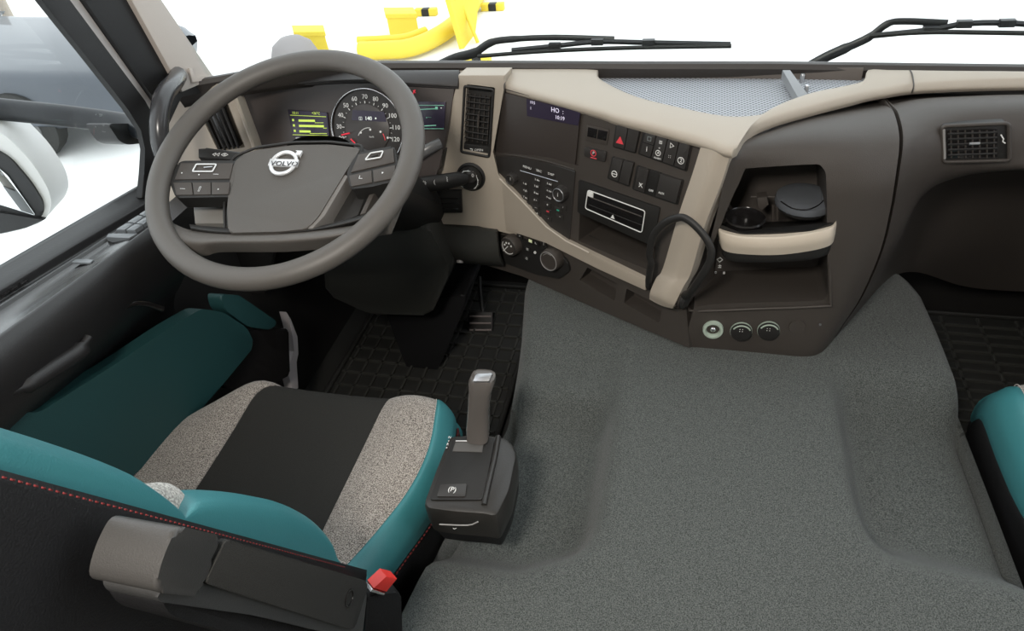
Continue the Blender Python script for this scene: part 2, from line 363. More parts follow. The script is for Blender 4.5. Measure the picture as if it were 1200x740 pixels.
# ---- rocker switches: banks with single rockers
def bank(q, cells, frame=True):
    TL, TR, BR, BL = q
    cx = sum(p[0] for p in q) / 4; cy = sum(p[1] for p in q) / 4
    big = [(cx + (x - cx) * 1.07, cy + (y - cy) * 1.10) for x, y in q]
    b = plate('switch_bank', PB, big, .0025, -.004, DARK2, dash, bevel=.001, rad=.002)
    n = cells[-1][1]
    for a, e, kind in cells:
        c = [lerp(TL, TR, (a + .04) / n), lerp(TL, TR, (e - .04) / n), lerp(BL, BR, (e - .04) / n), lerp(BL, BR, (a + .04) / n)]
        h = .0035 if kind == 'low' else .007
        sw = plate('rocker_switch', PB, c, h, .001, KEYM if kind != 'low' else DARK2, b, bevel=.0015, rad=.0015)
        m0, m1 = lerp(c[0], c[3], .72), lerp(c[1], c[2], .72); mm = lerp(m0, m1, .5)
        t0, t1 = lerp(c[0], c[3], .28), lerp(c[1], c[2], .28); tt = lerp(t0, t1, .5)
        if kind == 'hazard':
            for sz, mm_ in ((.017, REDP),):
                text('▲', PB, mm[0], mm[1] - 1, sz, mm_, sw, w=h + .0004)
        elif kind == 'ring':
            ring('symbol', PB, PB.on(*mm, h), .0055, .0003, .0007, WHITEP, sw, 18); stroke('symbol', PB, [(mm[0] - 2.6, mm[1] - .6), (mm[0] + 2.6, mm[1] + .8)], h + .0003, .0007, WHITEP, sw)
        elif kind == 'lock':
            ring('symbol', PB, PB.on(*mm, h), .0055, .0003, .0006, WHITEP, sw, 18); text('2', PB, *mm, .009, WHITEP, sw, w=h + .0004)
        elif kind == 'split':
            stroke('seam', PB, [lerp(c[0], c[3], .48), lerp(c[1], c[2], .48)], h, .0007, PIANO, sw); text('i', PB, *mm, .013, WHITEP, sw, w=h + .0004)
            text('□', PB, *tt, .010, mat('faint_print', (.22, .25, .25), .6), sw, w=h + .0004)
        elif kind == 'fog':
            text('≡', PB, *tt, .012, WHITEP, sw, w=h + .0004); ring('symbol', PB, PB.on(*lerp(c[0], lerp(c[1], c[2], 1), .5), h), .001, 0, .0003, WHITEP, sw, 8)
            ring('symbol', PB, PB.on(*mm, h), .0045, .0003, .0006, WHITEP, sw, 16); text('A', PB, *mm, .006, WHITEP, sw, w=h + .0004); text('ALARM', PB, mm[0] - 1, mm[1] + 6.2, .0042, WHITEP, sw, w=h + .0004)
        elif kind == 'arrow':
            text('▷', PB, *tt, .010, WHITEP, sw, w=h + .0004); text('∷', PB, *mm, .009, WHITEP, sw, w=h + .0004)
        elif kind == 'cross':
            text('X', PB, mm[0] + .5, mm[1] + 1, .012, WHITEP, sw, w=h + .0004); text('›‹', PB, mm[0], mm[1] - 1, .008, WHITEP, sw, w=h + .0004)
        elif kind == 'low': text('OFF', PB, mm[0], mm[1] + 3, .0055, WHITEP, sw, w=h + .0004)
        elif kind == 'on': text('AUX', PB, lerp(m0, m1, .22)[0], lerp(m0, m1, .22)[1] + 2, .0055, WHITEP, sw, w=h + .0004)
    return b
bank([(722.5, 146.5), (750, 151.5), (744, 178.5), (719, 171.5)], [(0, 1, 'hazard'), (1, 2, 'blank')])
bank([(756, 154), (809.5, 169), (802.8, 199), (749.3, 180)], [(0, 1, 'split'), (1, 2, 'fog'), (2, 3, 'arrow'), (3, 4, 'lock')])
bank([(718, 185), (742.6, 191.5), (736.5, 217.5), (712.5, 208.5)], [(0, 1, 'ring'), (1, 2, 'blank')])
bank([(747.8, 196), (799, 212), (792.4, 238.5), (742.5, 221.5)], [(0, 1, 'cross'), (1, 2, 'low'), (2, 4, 'on')])
# parking brake switch under its two finger slots
pb = plate('brake_switch', PB, [(684.8, 172.5), (710, 178.5), (708.4, 190), (684, 183)], .005, -.002, KEYM, dash, bevel=.0015, rad=.003)
ring('symbol', PB, PB.on(695.5, 179.6, .005), .0055, .0004, .0008, REDP, pb, 18); text('P', PB, 695.5, 179.6, .008, WHITEP, pb, w=.0056); stroke('symbol', PB, [(692, 184.5), (699, 186.3)], .0055, .0008, REDP, pb)
fs = plate('finger_slot', PB, [(687.6, 146), (713.6, 152), (710.5, 170.6), (686, 164.5)], .002, -.002, DARK, dash, bevel=.001, rad=.002)
for c in quad_cells([(688.5, 148.5), (712.5, 154), (710.5, 166), (687.3, 160.5)], 2, 1, .05): plate('slot', PB, c, .003, .001, PIANO, fs, .0005)

# ---- beige panels: vent facet, sweep below the centre panel, pillar strip
vp = plate('vent_surround', PD, [(537, 88), (592, 88), (590.5, 104), (575.5, 178), (582, 205), (612, 236), (640, 265), (640, 288), (600, 273), (560, 265), (480, 262), (482, 250), (512, 250), (512, 210), (519, 172), (527, 130)], .006, -.05, BEIGE, dash, bevel=.004)
VQ = [(544.5, 101), (578, 105), (573, 184), (540.5, 178)]
cut(vp, [cutter(PD, VQ, .02, -.045, .003)])
vn = plate('air_vent', PD, [(x, y) for x, y in VQ], -.012, -.035, DARK2, dash, bevel=.001)
TLv, TRv, BRv, BLv = VQ
def vane_v(t, m=DARK):
    stroke('vane', PD, [lerp(lerp(TLv, TRv, t), lerp(BLv, BRv, t), .1), lerp(lerp(TLv, TRv, t), lerp(BLv, BRv, t), .82)], -.004, .0012, m, vn)
fr = fillet([PD.on(x, y, .007) for x, y in VQ], .004); tube('vent_frame', fr, .0028, DARK2, vn, seg=8, closed=True)
for t in (.2, .38, .56, .74, .9): vane_v(t)
for t in (.14, .23, .32, .41, .50, .59, .68, .77):
    a, b = lerp(TLv, BLv, t), lerp(TRv, BRv, t); stroke('vane', PD, [lerp(a, b, .08), lerp(a, b, .92)], .0005, .0016, DARK2, vn)
stroke('slide_tab', PD, [(561, 134), (560, 150)], .004, .0022, DARK, vn)
plate('vent_base', PD, [(541.5, 168), (574, 172), (573, 183), (540.5, 177)], .004, -.012, DARK2, vn, .002)
stroke('symbol', PD, [(551, 174.5), (554, 175), (553, 177)], .0055, .0008, WHITEP, vn); text('OPEN', PD, 561, 176, .006, WHITEP, vn, w=.0048, sx=1.2)
# light switch dial
lk = lathe('light_switch', PD.on(553, 206, 0), PD.n, [(.031, 0), (.031, .008), (.027, .011), (.0255, .009), (.0245, .018), (.020, .026), (.0185, .026), (.017, .024), (0, .024)], DARK2, dash, 36)
ring('scale_ring', PD, PD.on(553, 206, 0), .0205, .0262, .0008, WHITEP, lk, 36, math.radians(-60), math.radians(230))
for k in range(10):
    a = math.radians(-50 + k * 27); c = PD.on(553, 206, 0); d = PD.u * math.cos(a) + PD.v * math.sin(a)
    tube('tick', [c + d * .0195 + PD.n * .0265, c + d * .0225 + PD.n * .0255], .0007, WHITEP, lk, seg=5)
lathe('dial', PD.on(553, 206, .02), PD.n, [(.012, 0), (.0115, .012), (.010, .014), (0, .0145)], KEYM, lk, 24)
text('0', PD, 554, 206, .011, WHITEP, lk, w=.036)
# sweep strip on the centre facet
sw = plate('beige_sweep', PB, [(582, 205), (612, 236), (641, 268), (665, 284), (690, 296.5), (757, 329), (756, 341), (700, 315), (668, 299), (640, 285), (612, 275.5), (585, 268), (566, 263), (566, 215)], .012, -.01, BEIGE, dash, bevel=.003)
stroke('trim_edge', PB, [(581, 205), (611, 235), (640, 266), (663, 282.5), (690, 296)], .013, .0016, mat('pale_beige', (.62, .56, .48), .5), sw)
# pillar strip with bent foot
def lp(pl, px, w): return [pl.on(x, y, w) for x, y in px]
colsL = [(823, 166, .012), (811, 205, .016), (794.5, 254, .020), (777, 314, .022), (769, 326, .030), (762, 342, .040), (761, 351, .036)]
colsM = [(841, 172, .020), (829, 211, .025), (811, 260, .029), (794, 318, .031), (784, 333, .039), (776, 349, .047), (774, 358, .04)]
colsR = [(857, 178, .012), (844, 218, .016), (825, 267, .020), (810, 319, .022), (801, 336, .030), (791, 356, .040), (788, 362, .036)]
loft('pillar_strip', [lp_ for lp_ in ([PB.on(x, y, w) for x, y, w in colsL], [PB.on(x, y, w) for x, y, w in colsM], [PB.on(x, y, w) for x, y, w in colsR])], BEIGE, dash, n=4, mm=4, back=-PB.n * .03)

# grab handle on the centre stack
gh = [(799, 350, .02), (810, 341, .045), (822, 324, .055), (833, 303, .055), (831, 286, .055), (818, 268, .055), (803, 256, .055), (792, 256, .055), (778, 262, .055), (766, 276, .055), (761, 297, .052), (763, 308, .050), (761.5, 318, .046), (760, 330, .035), (760, 337, .012)]
gp = cr([PB.on(x, y, w) for x, y, w in gh], 4)
gb = tube('grab_handle', gp, .0065, DARK2, dash, seg=12, flat=.75, ref=PB.n)
lathe('mount', PB.on(797, 350, .02), PB.u, [(0, -.018), (.014, -.018), (.016, -.014), (.016, .010), (.012, .014), (0, .014)], DARK2, gb, 20)
for k in range(3): lathe('rib', PB.on(794 + k * 3, 351, .021), PB.u, [(.0165, -.001), (.0172, 0), (.0165, .001)], DARK, gb, 20)

# ---- beige top pad, built from front edge to rear edge
TOP = [((537, 90), (537, 80)), ((563, 94), (566, 79)), ((591, 102), (598, 79)), ((650, 118), (692, 80)), ((705, 133), (700, 90)), ((722, 139), (712, 99)), ((765, 150), (745, 114)), ((800, 160), (797, 127)),
       ((826, 167.5), (850, 137)), ((858, 178), (886, 136)), ((869, 164), (897, 133)), ((882, 152), (908, 127)), ((905, 142), (925, 119)), ((935, 133), (955, 109)), ((968, 124), (985, 103)), ((1000, 116), (1012, 96)), ((1018, 111.5), (1017, 83)), ((1040, 107.5), (1040, 83)), ((1070, 103), (1066, 83.5)), ((1120, 100), (1120, 84.5)), ((1200, 98), (1200, 85.5)), ((1290, 99), (1290, 88)), ((1480, 112), (1460, 96))]
g = []
for k, ((fx, fy), (rx, ry)) in enumerate(TOP):
    zf = .864; zr = .866
    f = at(fx, fy, 2, zf); r = at(rx, ry, 2, zr)
    if r.y > 1.292: r = at(rx, ry, 2, zr)
    d = (r - f); dn = Vector((d.x, d.y, 0)).normalized(); dl = d.length
    g.append([f + dn * .006 - Z * .014, f - Z * .006 + dn * .0004, f + dn * .006 + Z * .003, f + d * .25 + Z * .006, f + d * .55 + Z * .007, f + d * .85 + Z * .005, r + Z * .001, r + dn * .002 - Z * .006, r + dn * .002 - Z * .022])
loft('top_pad', g, BEIGE, dash, n=4, mm=3, back=None)
# seam in the top pad near the passenger end and above the vent facet
for a_, b_ in (((1070, 103.5), (1066, 84)), ((591, 103), (598, 80))):
    f = at(*a_, 2, .866); r = at(*b_, 2, .868); tube('pad_seam', [f - Z * .008, f + Z * .003, f.lerp(r, .3) + Z * .0062, f.lerp(r, .7) + Z * .0062, r + Z * .002], .0012, DARK, dash, smooth=3, seg=6)
# storage tray in the pad
tz = .850
trp = [at(x, y, 2, tz) for x, y in ((692, 80), (694, 95), (712, 107), (745, 122), (797, 135), (850, 145), (886, 146), (908, 136), (955, 117), (1012, 104), (1019, 88), (1019, 78))]
bm = bmesh.new(); prism(bm, trp, Vector((0, 0, -.01)), 0); fin(bm, 'storage_tray', PERF, dash)
tw = [at(x, y, 2, .87) for x, y in ((700, 78), (760, 78), (860, 78), (960, 79), (1012, 80))]
gridmesh('tray_back', np.array([[list(p + Z * .0) for p in tw], [list(p - Z * .022 + Y * -.006) for p in tw], [list(p - Z * .026 - Y * .006) for p in tw]]), mat('tray_wall', (.10, .085, .075), .55), dash, back=(0, .004, 0))
tdv = pprism('tray_divider', [at(917, 82, 2, .874), at(926, 82, 2, .874), at(948, 112, 2, .866), at(936, 116, 2, .866)], (0, 0, -.016), mat('bracket_grey', (.22, .23, .24), .45), dash, .001)
for x, y in ((940, 92), (945, 105)): lathe('peg', at(x, y, 2, .856), Z, [(.004, -.006), (.004, .006), (.003, .008), (0, .008)], SATIN, dash, 10)

# ---- console bulge and passenger side, one skin split at the seam
zr = [None] * 9
def col(*pts): return [Vector(p) for p in pts]
CA = [
 col((-.055, 1.03, .852), (-.042, 1.00, .851), (-.040, .992, .84), (-.042, .992, .80), (-.046, .990, .74), (-.055, .988, .66), (-.065, .984, .56), (-.075, .981, .48), (-.079, .985, .44)),
 col((.000, 1.08, .852), (-.012, 1.04, .852), (-.012, 1.012, .842), (-.012, 1.006, .80), (-.015, 1.003, .74), (-.02, .999, .66), (-.025, .992, .56), (-.03, .984, .48), (-.032, .985, .44)),
 col((.075, 1.16, .850), (.068, 1.09, .855), (.066, 1.035, .848), (.066, 1.012, .80), (.066, 1.006, .74), (.066, .999, .66), (.066, .992, .56), (.066, .984, .48), (.066, .985, .44)),
 col((.150, 1.205, .850), (.142, 1.12, .856), (.140, 1.045, .849), (.140, 1.014, .80), (.140, 1.006, .74), (.140, .999, .66), (.140, .992, .56), (.138, .984, .48), (.136, .985, .44)),
 col((.195, 1.225, .850), (.185, 1.13, .857), (.180, 1.055, .848), (.180, 1.020, .80), (.182, 1.012, .74), (.184, 1.006, .66), (.182, 1.000, .56), (.172, .996, .48), (.168, 1.000, .44)),
 col((.222, 1.235, .850), (.214, 1.14, .858), (.212, 1.062, .848), (.213, 1.030, .80), (.219, 1.026, .74), (.223, 1.026, .66), (.216, 1.030, .56), (.200, 1.035, .48), (.194, 1.040, .44))]
CB = [
 col((.228, 1.237, .850), (.220, 1.142, .858), (.218, 1.066, .848), (.219, 1.036, .80), (.225, 1.033, .74), (.229, 1.033, .66), (.222, 1.038, .56), (.206, 1.045, .48), (.199, 1.050, .44)),
 col((.27, 1.25, .850), (.262, 1.17, .860), (.258, 1.10, .850), (.258, 1.075, .80), (.262, 1.08, .735), (.272, 1.10, .66), (.272, 1.13, .56), (.262, 1.14, .48), (.256, 1.14, .44)),
 col((.33, 1.26, .850), (.325, 1.18, .862), (.322, 1.125, .855), (.322, 1.108, .80), (.322, 1.125, .748), (.328, 1.22, .67), (.335, 1.25, .56), (.330, 1.25, .48), (.325, 1.25, .44)),
 col((.43, 1.27, .850), (.43, 1.19, .862), (.43, 1.138, .856), (.43, 1.115, .80), (.43, 1.130, .765), (.43, 1.30, .70), (.43, 1.36, .56), (.42, 1.36, .44), (.42, 1.37, .38)),
 col((.60, 1.27, .850), (.60, 1.18, .862), (.60, 1.130, .856), (.60, 1.110, .80), (.60, 1.125, .77), (.60, 1.31, .71), (.60, 1.40, .56), (.60, 1.45, .40), (.60, 1.50, .25)),
 col((.80, 1.22, .850), (.80, 1.13, .862), (.80, 1.080, .856), (.80, 1.060, .80), (.80, 1.075, .77), (.80, 1.28, .71), (.80, 1.40, .56), (.80, 1.45, .40), (.80, 1.50, .25)),
 col((1.05, 1.12, .850), (1.05, 1.03, .862), (1.05, .98, .856), (1.05, .96, .80), (1.05, .975, .77), (1.05, 1.18, .71), (1.05, 1.40, .56), (1.05, 1.45, .40), (1.05, 1.50, .25))]
for c_ in CA + CB: c_[0].z = .832
cb = loft('console_body', CA, DARK, dash, n=5, mm=5, back=(.0, .20, -.03))
ps = loft('passenger_dash', CB, DARK, dash, n=5, mm=5, back=(.0, .16, -.03))
# recess for the cup holder, with a lower shelf
REC = [(859, 198), (962, 196), (969, 205), (972, 352), (966, 358), (812, 363), (806, 355), (846, 222), (850, 208)]
cut(cb, [cutter(PC, REC, .015, -.12, .006)])
tube('recess_rim', [PC.on(x, y, .0015) for x, y in ((808, 362), (815, 365), (890, 362), (966, 359), (973, 352), (971, 300))], .0028, DARK, dash, smooth=2, seg=8)
# shelf step inside the recess
ch = empty('cup_holder'); ch.parent = dash; ch.location = -Vector(dash.location)
def pc(x, y, w): return PC.on(x, y, w)
bm = bmesh.new(); prism(bm, fillet([pc(842, 262, .012), pc(842, 262, -.085), pc(972, 258, -.085), pc(979, 260, .012), pc(950, 271, .024), pc(870, 274, .024)], .008), Vector((0, 0, -.030)), .003)
tray = fin(bm, 'holder_tray', DARK2, ch)
# cup ring well
for cx_, cy_ in ((876, 262), (940, 264)):
    c = at(cx_, cy_, 1, .985); c = Vector((c.x, 1.0 + .028, 0)); zt_ = pc(842, 262, .012).z
    cc = Vector((at(cx_, cy_ , 2, zt_).x, at(cx_, cy_, 2, zt_).y, zt_))
    if cx_ < 900:
        cc = at(873, 257, 2, zt_); lathe('cup_well', cc + Y * .004, Z, [(.0335, .0005), (.031, .0024), (.030, .001), (.0295, -.02), (0, -.02)], PIANO, ch, 32)
        well = cc
# beige front band of the holder: lofted curved strip
fx = [(840, 262), (845, 272), (868, 278), (910, 279), (952, 274), (974, 268), (981, 258)]
fb = [(843, 285), (849, 294), (870, 298), (911, 299), (951, 294), (972, 288), (978, 281)]
ww = [.004, .020, .030, .034, .030, .020, .004]
G1 = [[pc(x, y - 2, w - .004) for (x, y), w in zip(fx, ww)], [pc(x, y, w) for (x, y), w in zip(fx, ww)], [pc((a + c) / 2, (b + d) / 2, w + .003) for (a, b), (c, d), w in zip(fx, fb, ww)], [pc(x, y, w - .002) for (x, y), w in zip(fb, ww)]]
loft('front_band', G1, mat('pale_beige', (0, 0, 0)) if False else mat('beige_light', (.56, .49, .40), .45, bump=.2, bscale=800), ch, n=5, mm=5, back=(0, .012, 0))
lb = [(846, 297), (852, 304), (872, 307), (911, 307), (949, 304), (968, 299), (974, 293)]
G2 = [[pc(x, y, w - .006) for (x, y), w in zip([(843, 284), (849, 293), (870, 297), (911, 298), (951, 293), (972, 287), (978, 280)], ww)], [pc(x, y, w - .010) for (x, y), w in zip(lb, ww)], [pc(x, y, w - .03) for (x, y), w in zip(lb, ww)]]
loft('under_band', G2, DARK2, ch, n=4, mm=4, back=(0, .015, 0))
# clamp arms between and beside the wells
for q in ([(887, 232), (899, 231), (901, 240), (893, 247), (888, 243)], [(846, 243), (852, 240), (860, 252), (850, 251)]):
    plate('clamp_arm', PC.off(-.045), q, .01, -.012, DARK, ch, .002)
stroke('guide_bar', PC, [(880, 231), (913, 231)], -.055, .002, DARK, ch); stroke('guide_bar', PC, [(906, 240), (906, 258)], -.04, .0022, DARK, ch); stroke('guide_bar', PC, [(911, 240), (911, 258)], -.04, .0022, DARK, ch)
# little print on the left edge of the recess
for x, y, s in ((843.5, 305, '◇'), (843.5, 312, '±'), (843.5, 320, '▫▫')): text(s, PC, x, y, .011, WHITEP, dash, w=.003, depth=.001)
# bottom row of sockets on the console
def sock(x, y, kind):
    c = PC.on(x, y, 0)
    o = lathe('power_socket' if kind == 'open' else 'socket_cap', c, PC.n, [(.0185, -.01), (.0185, .004), (.0175, .006), (.0135, .006), (.012, .003), (.0115, -.01), (.0, -.01)] if kind == 'open' else [(.019, -.01), (.019, .005), (.018, .008), (.015, .009), (0, .009)], BROWN if kind == 'open' else DARK2, dash, 30)
    if kind == 'open':
        lathe('centre_pin', c, PC.n, [(.005, -.01), (.005, .002), (.003, .004), (0, .004)], CHROME, o, 14)
    else:
        lathe('ring', PC.on(x, y, .0), PC.n, [(.0195, 0), (.0195, .0035), (.0185, .0035)], BROWN, o, 30)
        ring('arc', PC, c, .0165, .0085, .0014, BROWN, o, 20, math.radians(30), math.radians(150))
        text('∷', PC, x, y, .013, WHITEP, o, w=.0098)
sock(835.5, 386, 'open'); sock(868.5, 388, 'cap'); sock(900.5, 387, 'cap')
lathe('blank_plug', PC.on(934, 382, -.002), PC.n, [(.014, 0), (.014, .0035), (.0135, .0045), (.0, .0045)], DARK, dash, 26)
lathe('indicator', PC.on(961, 380, 0), PC.n, [(.002, 0), (.002, .003), (0, .003)], SATIN, dash, 8)

# passenger vent
PV = leaned((.32, 1.108, .80), (.42, 1.112, .80), .05)
VP = [(1104, 148), (1182, 144.5), (1183, 188), (1105, 190)]
pv = plate('air_vent', PV, VP, .008, -.01, DARK2, dash, bevel=.003, rad=.006)
plate('vent_mouth', PV, [(1109, 153), (1169, 150.5), (1169, 184), (1110, 186)], .0085, 0, PIANO, pv, .0005)
fr = fillet([PV.on(x, y, .009) for x, y in VP], .006); tube('vent_frame', fr, .003, DARK, pv, seg=8, closed=True)
for k in range(7): stroke('vane', PV, [(1114 + k * 8.5, 153), (1115 + k * 8.3, 185)], .0095, .0012, DARK, pv)
for k in range(5): stroke('vane', PV, [(1111, 157 + k * 6.2), (1168, 155 + k * 6.2)], .0115, .0018, DARK2, pv)
stroke('slide_tab', PV, [(1136, 168.5), (1148, 168)], .014, .0022, SATIN, pv); stroke('vent_frame', PV, [(1106, 152), (1107, 186)], .012, .0018, mat('grey_edge', (.3, .29, .28), .4), pv)
stroke('symbol', PV, [(1173, 158), (1176, 163), (1175, 166), (1178, 168)], .0105, .0010, WHITEP, pv)

# climate controls below the sweep
cl = plate('climate_panel', PB, [(578, 277), (600, 277), (640, 290), (664, 305), (668, 318), (655, 327), (628, 322), (590, 308), (574, 296)], .006, -.004, DARK2, dash, bevel=.003, rad=.008)
kk, c = knob('knob', PB, 595, 290, .0225, .022, cl, .004, m=DARK, ringm=DARK2)
for a in (30, 75, 120, 165): 
    d = (PB.u * math.cos(math.radians(a)) + PB.v * math.sin(math.radians(a))) * .010; lathe('dot', c + d + PB.n * .0205, PB.n, [(.0022, 0), (.0022, .001), (0, .001)], WHITEP, kk, 8)
stroke('pointer', PB, [(590, 294), (595, 289)], .0255, .001, WHITEP, kk); ring('scale_ring', PB, c, .0165, .0208, .0007, WHITEP, kk, 24, 2.6, 5.6)
kk, c = knob('knob', PB, 642.5, 306.5, .0235, .022, cl, .004, m=DARK, ringm=mat('grey_edge', (0, 0, 0)))
ring('scale_ring', PB, c, .0165, .0208, .0007, mat('grey_edge', (0, 0, 0)), kk, 24, 1.2, 2.6)
key(PB, 621.5, 283, .0065, .005, .003, DARK2, cl, w=.006); box('lamp', PB.on(621.5, 282.6, .0098), PB.u, PB.v, PB.n, .0042, .0032, .0005, mat('lit_button', (.62, .66, .4), .5, emit=.3), cl, 0)
for x, y, s in ((637, 285.5, '|'), (618, 292.5, 'III'), (617, 303, '⌂'), (609, 277, '•'), (628, 285, '∟'), (638, 290, '')):
    key(PB, x, y, .0075, .0048, .0025, DARK2, cl, w=.006)
    if s: text(s, PB, x, y, .008, WHITEP, cl, w=.0092)
lathe('lamp', PB.on(627.3, 296, .006), PB.n, [(.003, 0), (.003, .002), (0, .0025)], WHITEP, cl, 12)

# ================================================================== instrument cluster and driver end
PK = Plane(Vector((-.72, 1.19, .80)), X, Vector((0, .34, .94)))
ic = empty('instrument_cluster'); ic.parent = dash; ic.location = -Vector(dash.location)
plate('cluster_face', PK, [(270, 104), (300, 100), (420, 96), (533, 100), (527, 135), (515, 195), (500, 230), (300, 230), (292, 180)], -.004, -.02, mat('cluster_face', (.055, .045, .042), .35), ic, .001)
# hood above
hd = [(262, 98), (300, 91), (360, 86), (430, 84), (480, 84), (538, 84)]; hf = [(268, 116), (300, 105), (360, 96), (430, 93), (480, 97), (536, 100)]
G = [[beam_pt(x, y - 3) - Y * .004 for x, y in hd], [at(x, y, 1, 1.235) for x, y in hd], [at(x, y, 1, 1.205) for x, y in hf], [at(x, y + 3, 1, 1.215) for x, y in hf]]
loft('hood', G, mat('hood_black', (.03, .027, .026), .6, bump=.3), ic, n=4, mm=4, back=(0, .006, -.006))
gc = PK.on(430.5, 151.5, 0); gr = .079
sp = lathe('speedometer', gc, PK.n, [(0, -.002), (gr, -.002), (gr + .001, .002)], mat('dial_black', (.028, .024, .022), .35), ic, 64)
ring('bezel_ring', PK, gc, gr, .002, .0016, CHROME, sp, 72)
lathe('inner_dial', gc, PK.n, [(gr * .62, .0), (gr * .6, .001), (0, .001)], mat('dial_grey', (.05, .045, .043), .4), sp, 48)
nums = ['20', '30', '40', '50', '60', '70', '80', '90', '100', '110', '120']
for k, s in enumerate(nums):
    a = math.radians(198 - k * 21.6); x = gc + (PK.u * math.cos(a) + PK.v * math.sin(a)) * gr * .80
    cu_ = Plane(x, PK.u, PK.v)
    d = PK.u * math.cos(a) + PK.v * math.sin(a)
    tube('tick', [gc + d * gr * .64 + PK.n * .0014, gc + d * gr * .70 + PK.n * .0014], .0009, WHITEP, sp, seg=5)
    d2 = ray(600, 370); v = x - CP; px = 600 + CF * v.dot(CR) / v.dot(CD); py = 370 - CF * v.dot(CU) / v.dot(CD)
    text(s, PK, px, py, .0125, WHITEP, sp, w=.0015)
    if k < 10:
        a = math.radians(198 - k * 21.6 - 10.8); d = PK.u * math.cos(a) + PK.v * math.sin(a)
        tube('tick', [gc + d * gr * .66 + PK.n * .0014, gc + d * gr * .69 + PK.n * .0014], .0005, WHITEP, sp, seg=5)
a = math.radians(192); d = PK.u * math.cos(a) + PK.v * math.sin(a)
tube('needle', [gc + d * gr * .5 + PK.n * .004, gc + d * gr * .74 + PK.n * .004], .0016, REDN, sp, seg=8)
tube('needle', [PK.on(411, 163, .004), PK.on(416, 168, .004)], .0014, REDN, sp, seg=8)
plate('display', PK, [(413, 129), (450, 131), (453, 143), (412, 141)], .0018, .0005, SCREEN, sp, 0)
text('◫  140  ∗', PK, 431, 139, .0105, GLOWW, sp, w=.0022)
ring('inner_arc', PK, PK.on(434, 166, 0), .0275, .0016, .0007, WHITEP, sp, 24, 1.5, 2.7)
for x, y in ((423, 155.5), (434, 152), (446, 154.5), (454.5, 161.5)): lathe('dot', PK.on(x, y, .001), PK.n, [(.0022, 0), (.0022, .001), (0, .001)], WHITEP, sp, 8)
ring('red_arc', PK, PK.on(434, 166, 0), .034, .0016, .001, REDP, sp, 12, .1, .5); text('km/h', PK, 435.5, 160.5, .005, WHITEP, sp, w=.002)
ld = plate('left_display', PK, [(337, 128.5), (383, 132), (386, 160), (343, 160)], .001, -.004, SCREEN, ic, .001)
text('10:11', PK, 346, 132.5, .007, GLOWG, ld, to=(360, 133.5), w=.0014); text('+26°C', PK, 370, 133, .007, GLOWG, ld, to=(382, 134), w=.0014)
stroke('screen_line', PK, [(340, 135), (382, 137)], .0014, .0006, GLOWG, ld)
for j, (e, f) in enumerate(((369, 379), (379, 383), (363, 383))):
    y = 141 + j * 6.3; box('bar', (PK.on(350 + j, y, .0012) + PK.on(e, y + 1, .0012)) / 2, PK.u, PK.v, PK.n, (PK.on(e, y, 0) - PK.on(350, y, 0)).length / 2, .0022, .0004, GLOWG, ld, 0)
    stroke('screen_line', PK, [(e, y + 3), (f, y + 3)], .0014, .0006, GLOWG, ld); text('■', PK, 343.5 + j, y, .006, GLOWG, ld, w=.0014)
stroke('screen_line', PK, [(343, 158), (384, 159)], .0014, .0006, GLOWG, ld)
plate('reflection_strip', PK, [(346, 161), (380, 161.5), (384, 172), (349, 172)], .006, -.002, mat('silver_grey', (.45, .47, .5), .4), ic, .001)  # pale plate whose colour stands for the white reflection below the left display
rd = plate('right_display', PK, [(488, 119), (522, 119.5), (520, 151), (486, 153)], .001, -.004, SCREEN, ic, .001)
for y in (128.5, 148): stroke('screen_line', PK, [(490, y), (511, y - 1)], .0014, .0009, GLOWT, rd)
text('■', PK, 511.5, 127, .007, GLOWT, rd, w=.0014); text('▾', PK, 517, 127, .008, GLOWW, rd, w=.0014); text('◦─', PK, 502, 138, .008, GLOWT, rd, w=.0014)
for y in (123.5, 151): stroke('screen_line', PK, [(489, y), (520, y)], .0014, .0005, GLOWT, rd)
tube('warning_lamp', [PK.on(484, 110, .001), PK.on(486.5, 105.5, .001)], .0014, REDN, ic, seg=6); stroke('warning_lamp', PK, [(484, 106), (487, 109)], .001, .0008, REDN, ic)

# driver side end: beige corner, strip, vertical vent
PL_ = leaned((-1.0, 1.12, .8), (-.80, 1.175, .8), .1)
ls = plate('corner_panel', PL_, [(203, 112), (225, 104), (255, 98), (273, 104), (298, 170), (302, 184), (290, 232), (180, 240), (176, 205), (180, 160)], 0, -.04, BEIGE, dash, .004)
VL = [(232, 140), (262, 122), (284, 177), (252, 182)]
cut(ls, [cutter(PL_, VL, .02, -.035, .003)])
lv = plate('air_vent', PL_, VL, -.014, -.03, PIANO, dash, .001)
for k in range(6):
    t = (k + .5) / 6; stroke('vane', PL_, [lerp(VL[0], VL[1], t), lerp(VL[3], VL[2], t)], -.004, .0024, DARK2, lv)
stroke('strip_edge', PL_, [(273, 106), (296, 168), (301, 184)], .002, .004, BEIGE, ls)
plate('lower_end_panel', PL_, [(168, 225), (300, 225), (320, 300), (310, 345), (168, 345)], -.01, -.05, DARK2, ls, .003)
lathe('sensor', PL_.on(231, 121, 0), PL_.n, [(.006, 0), (.006, .003), (.004, .004), (0, .004)], DARK2, ls, 14)

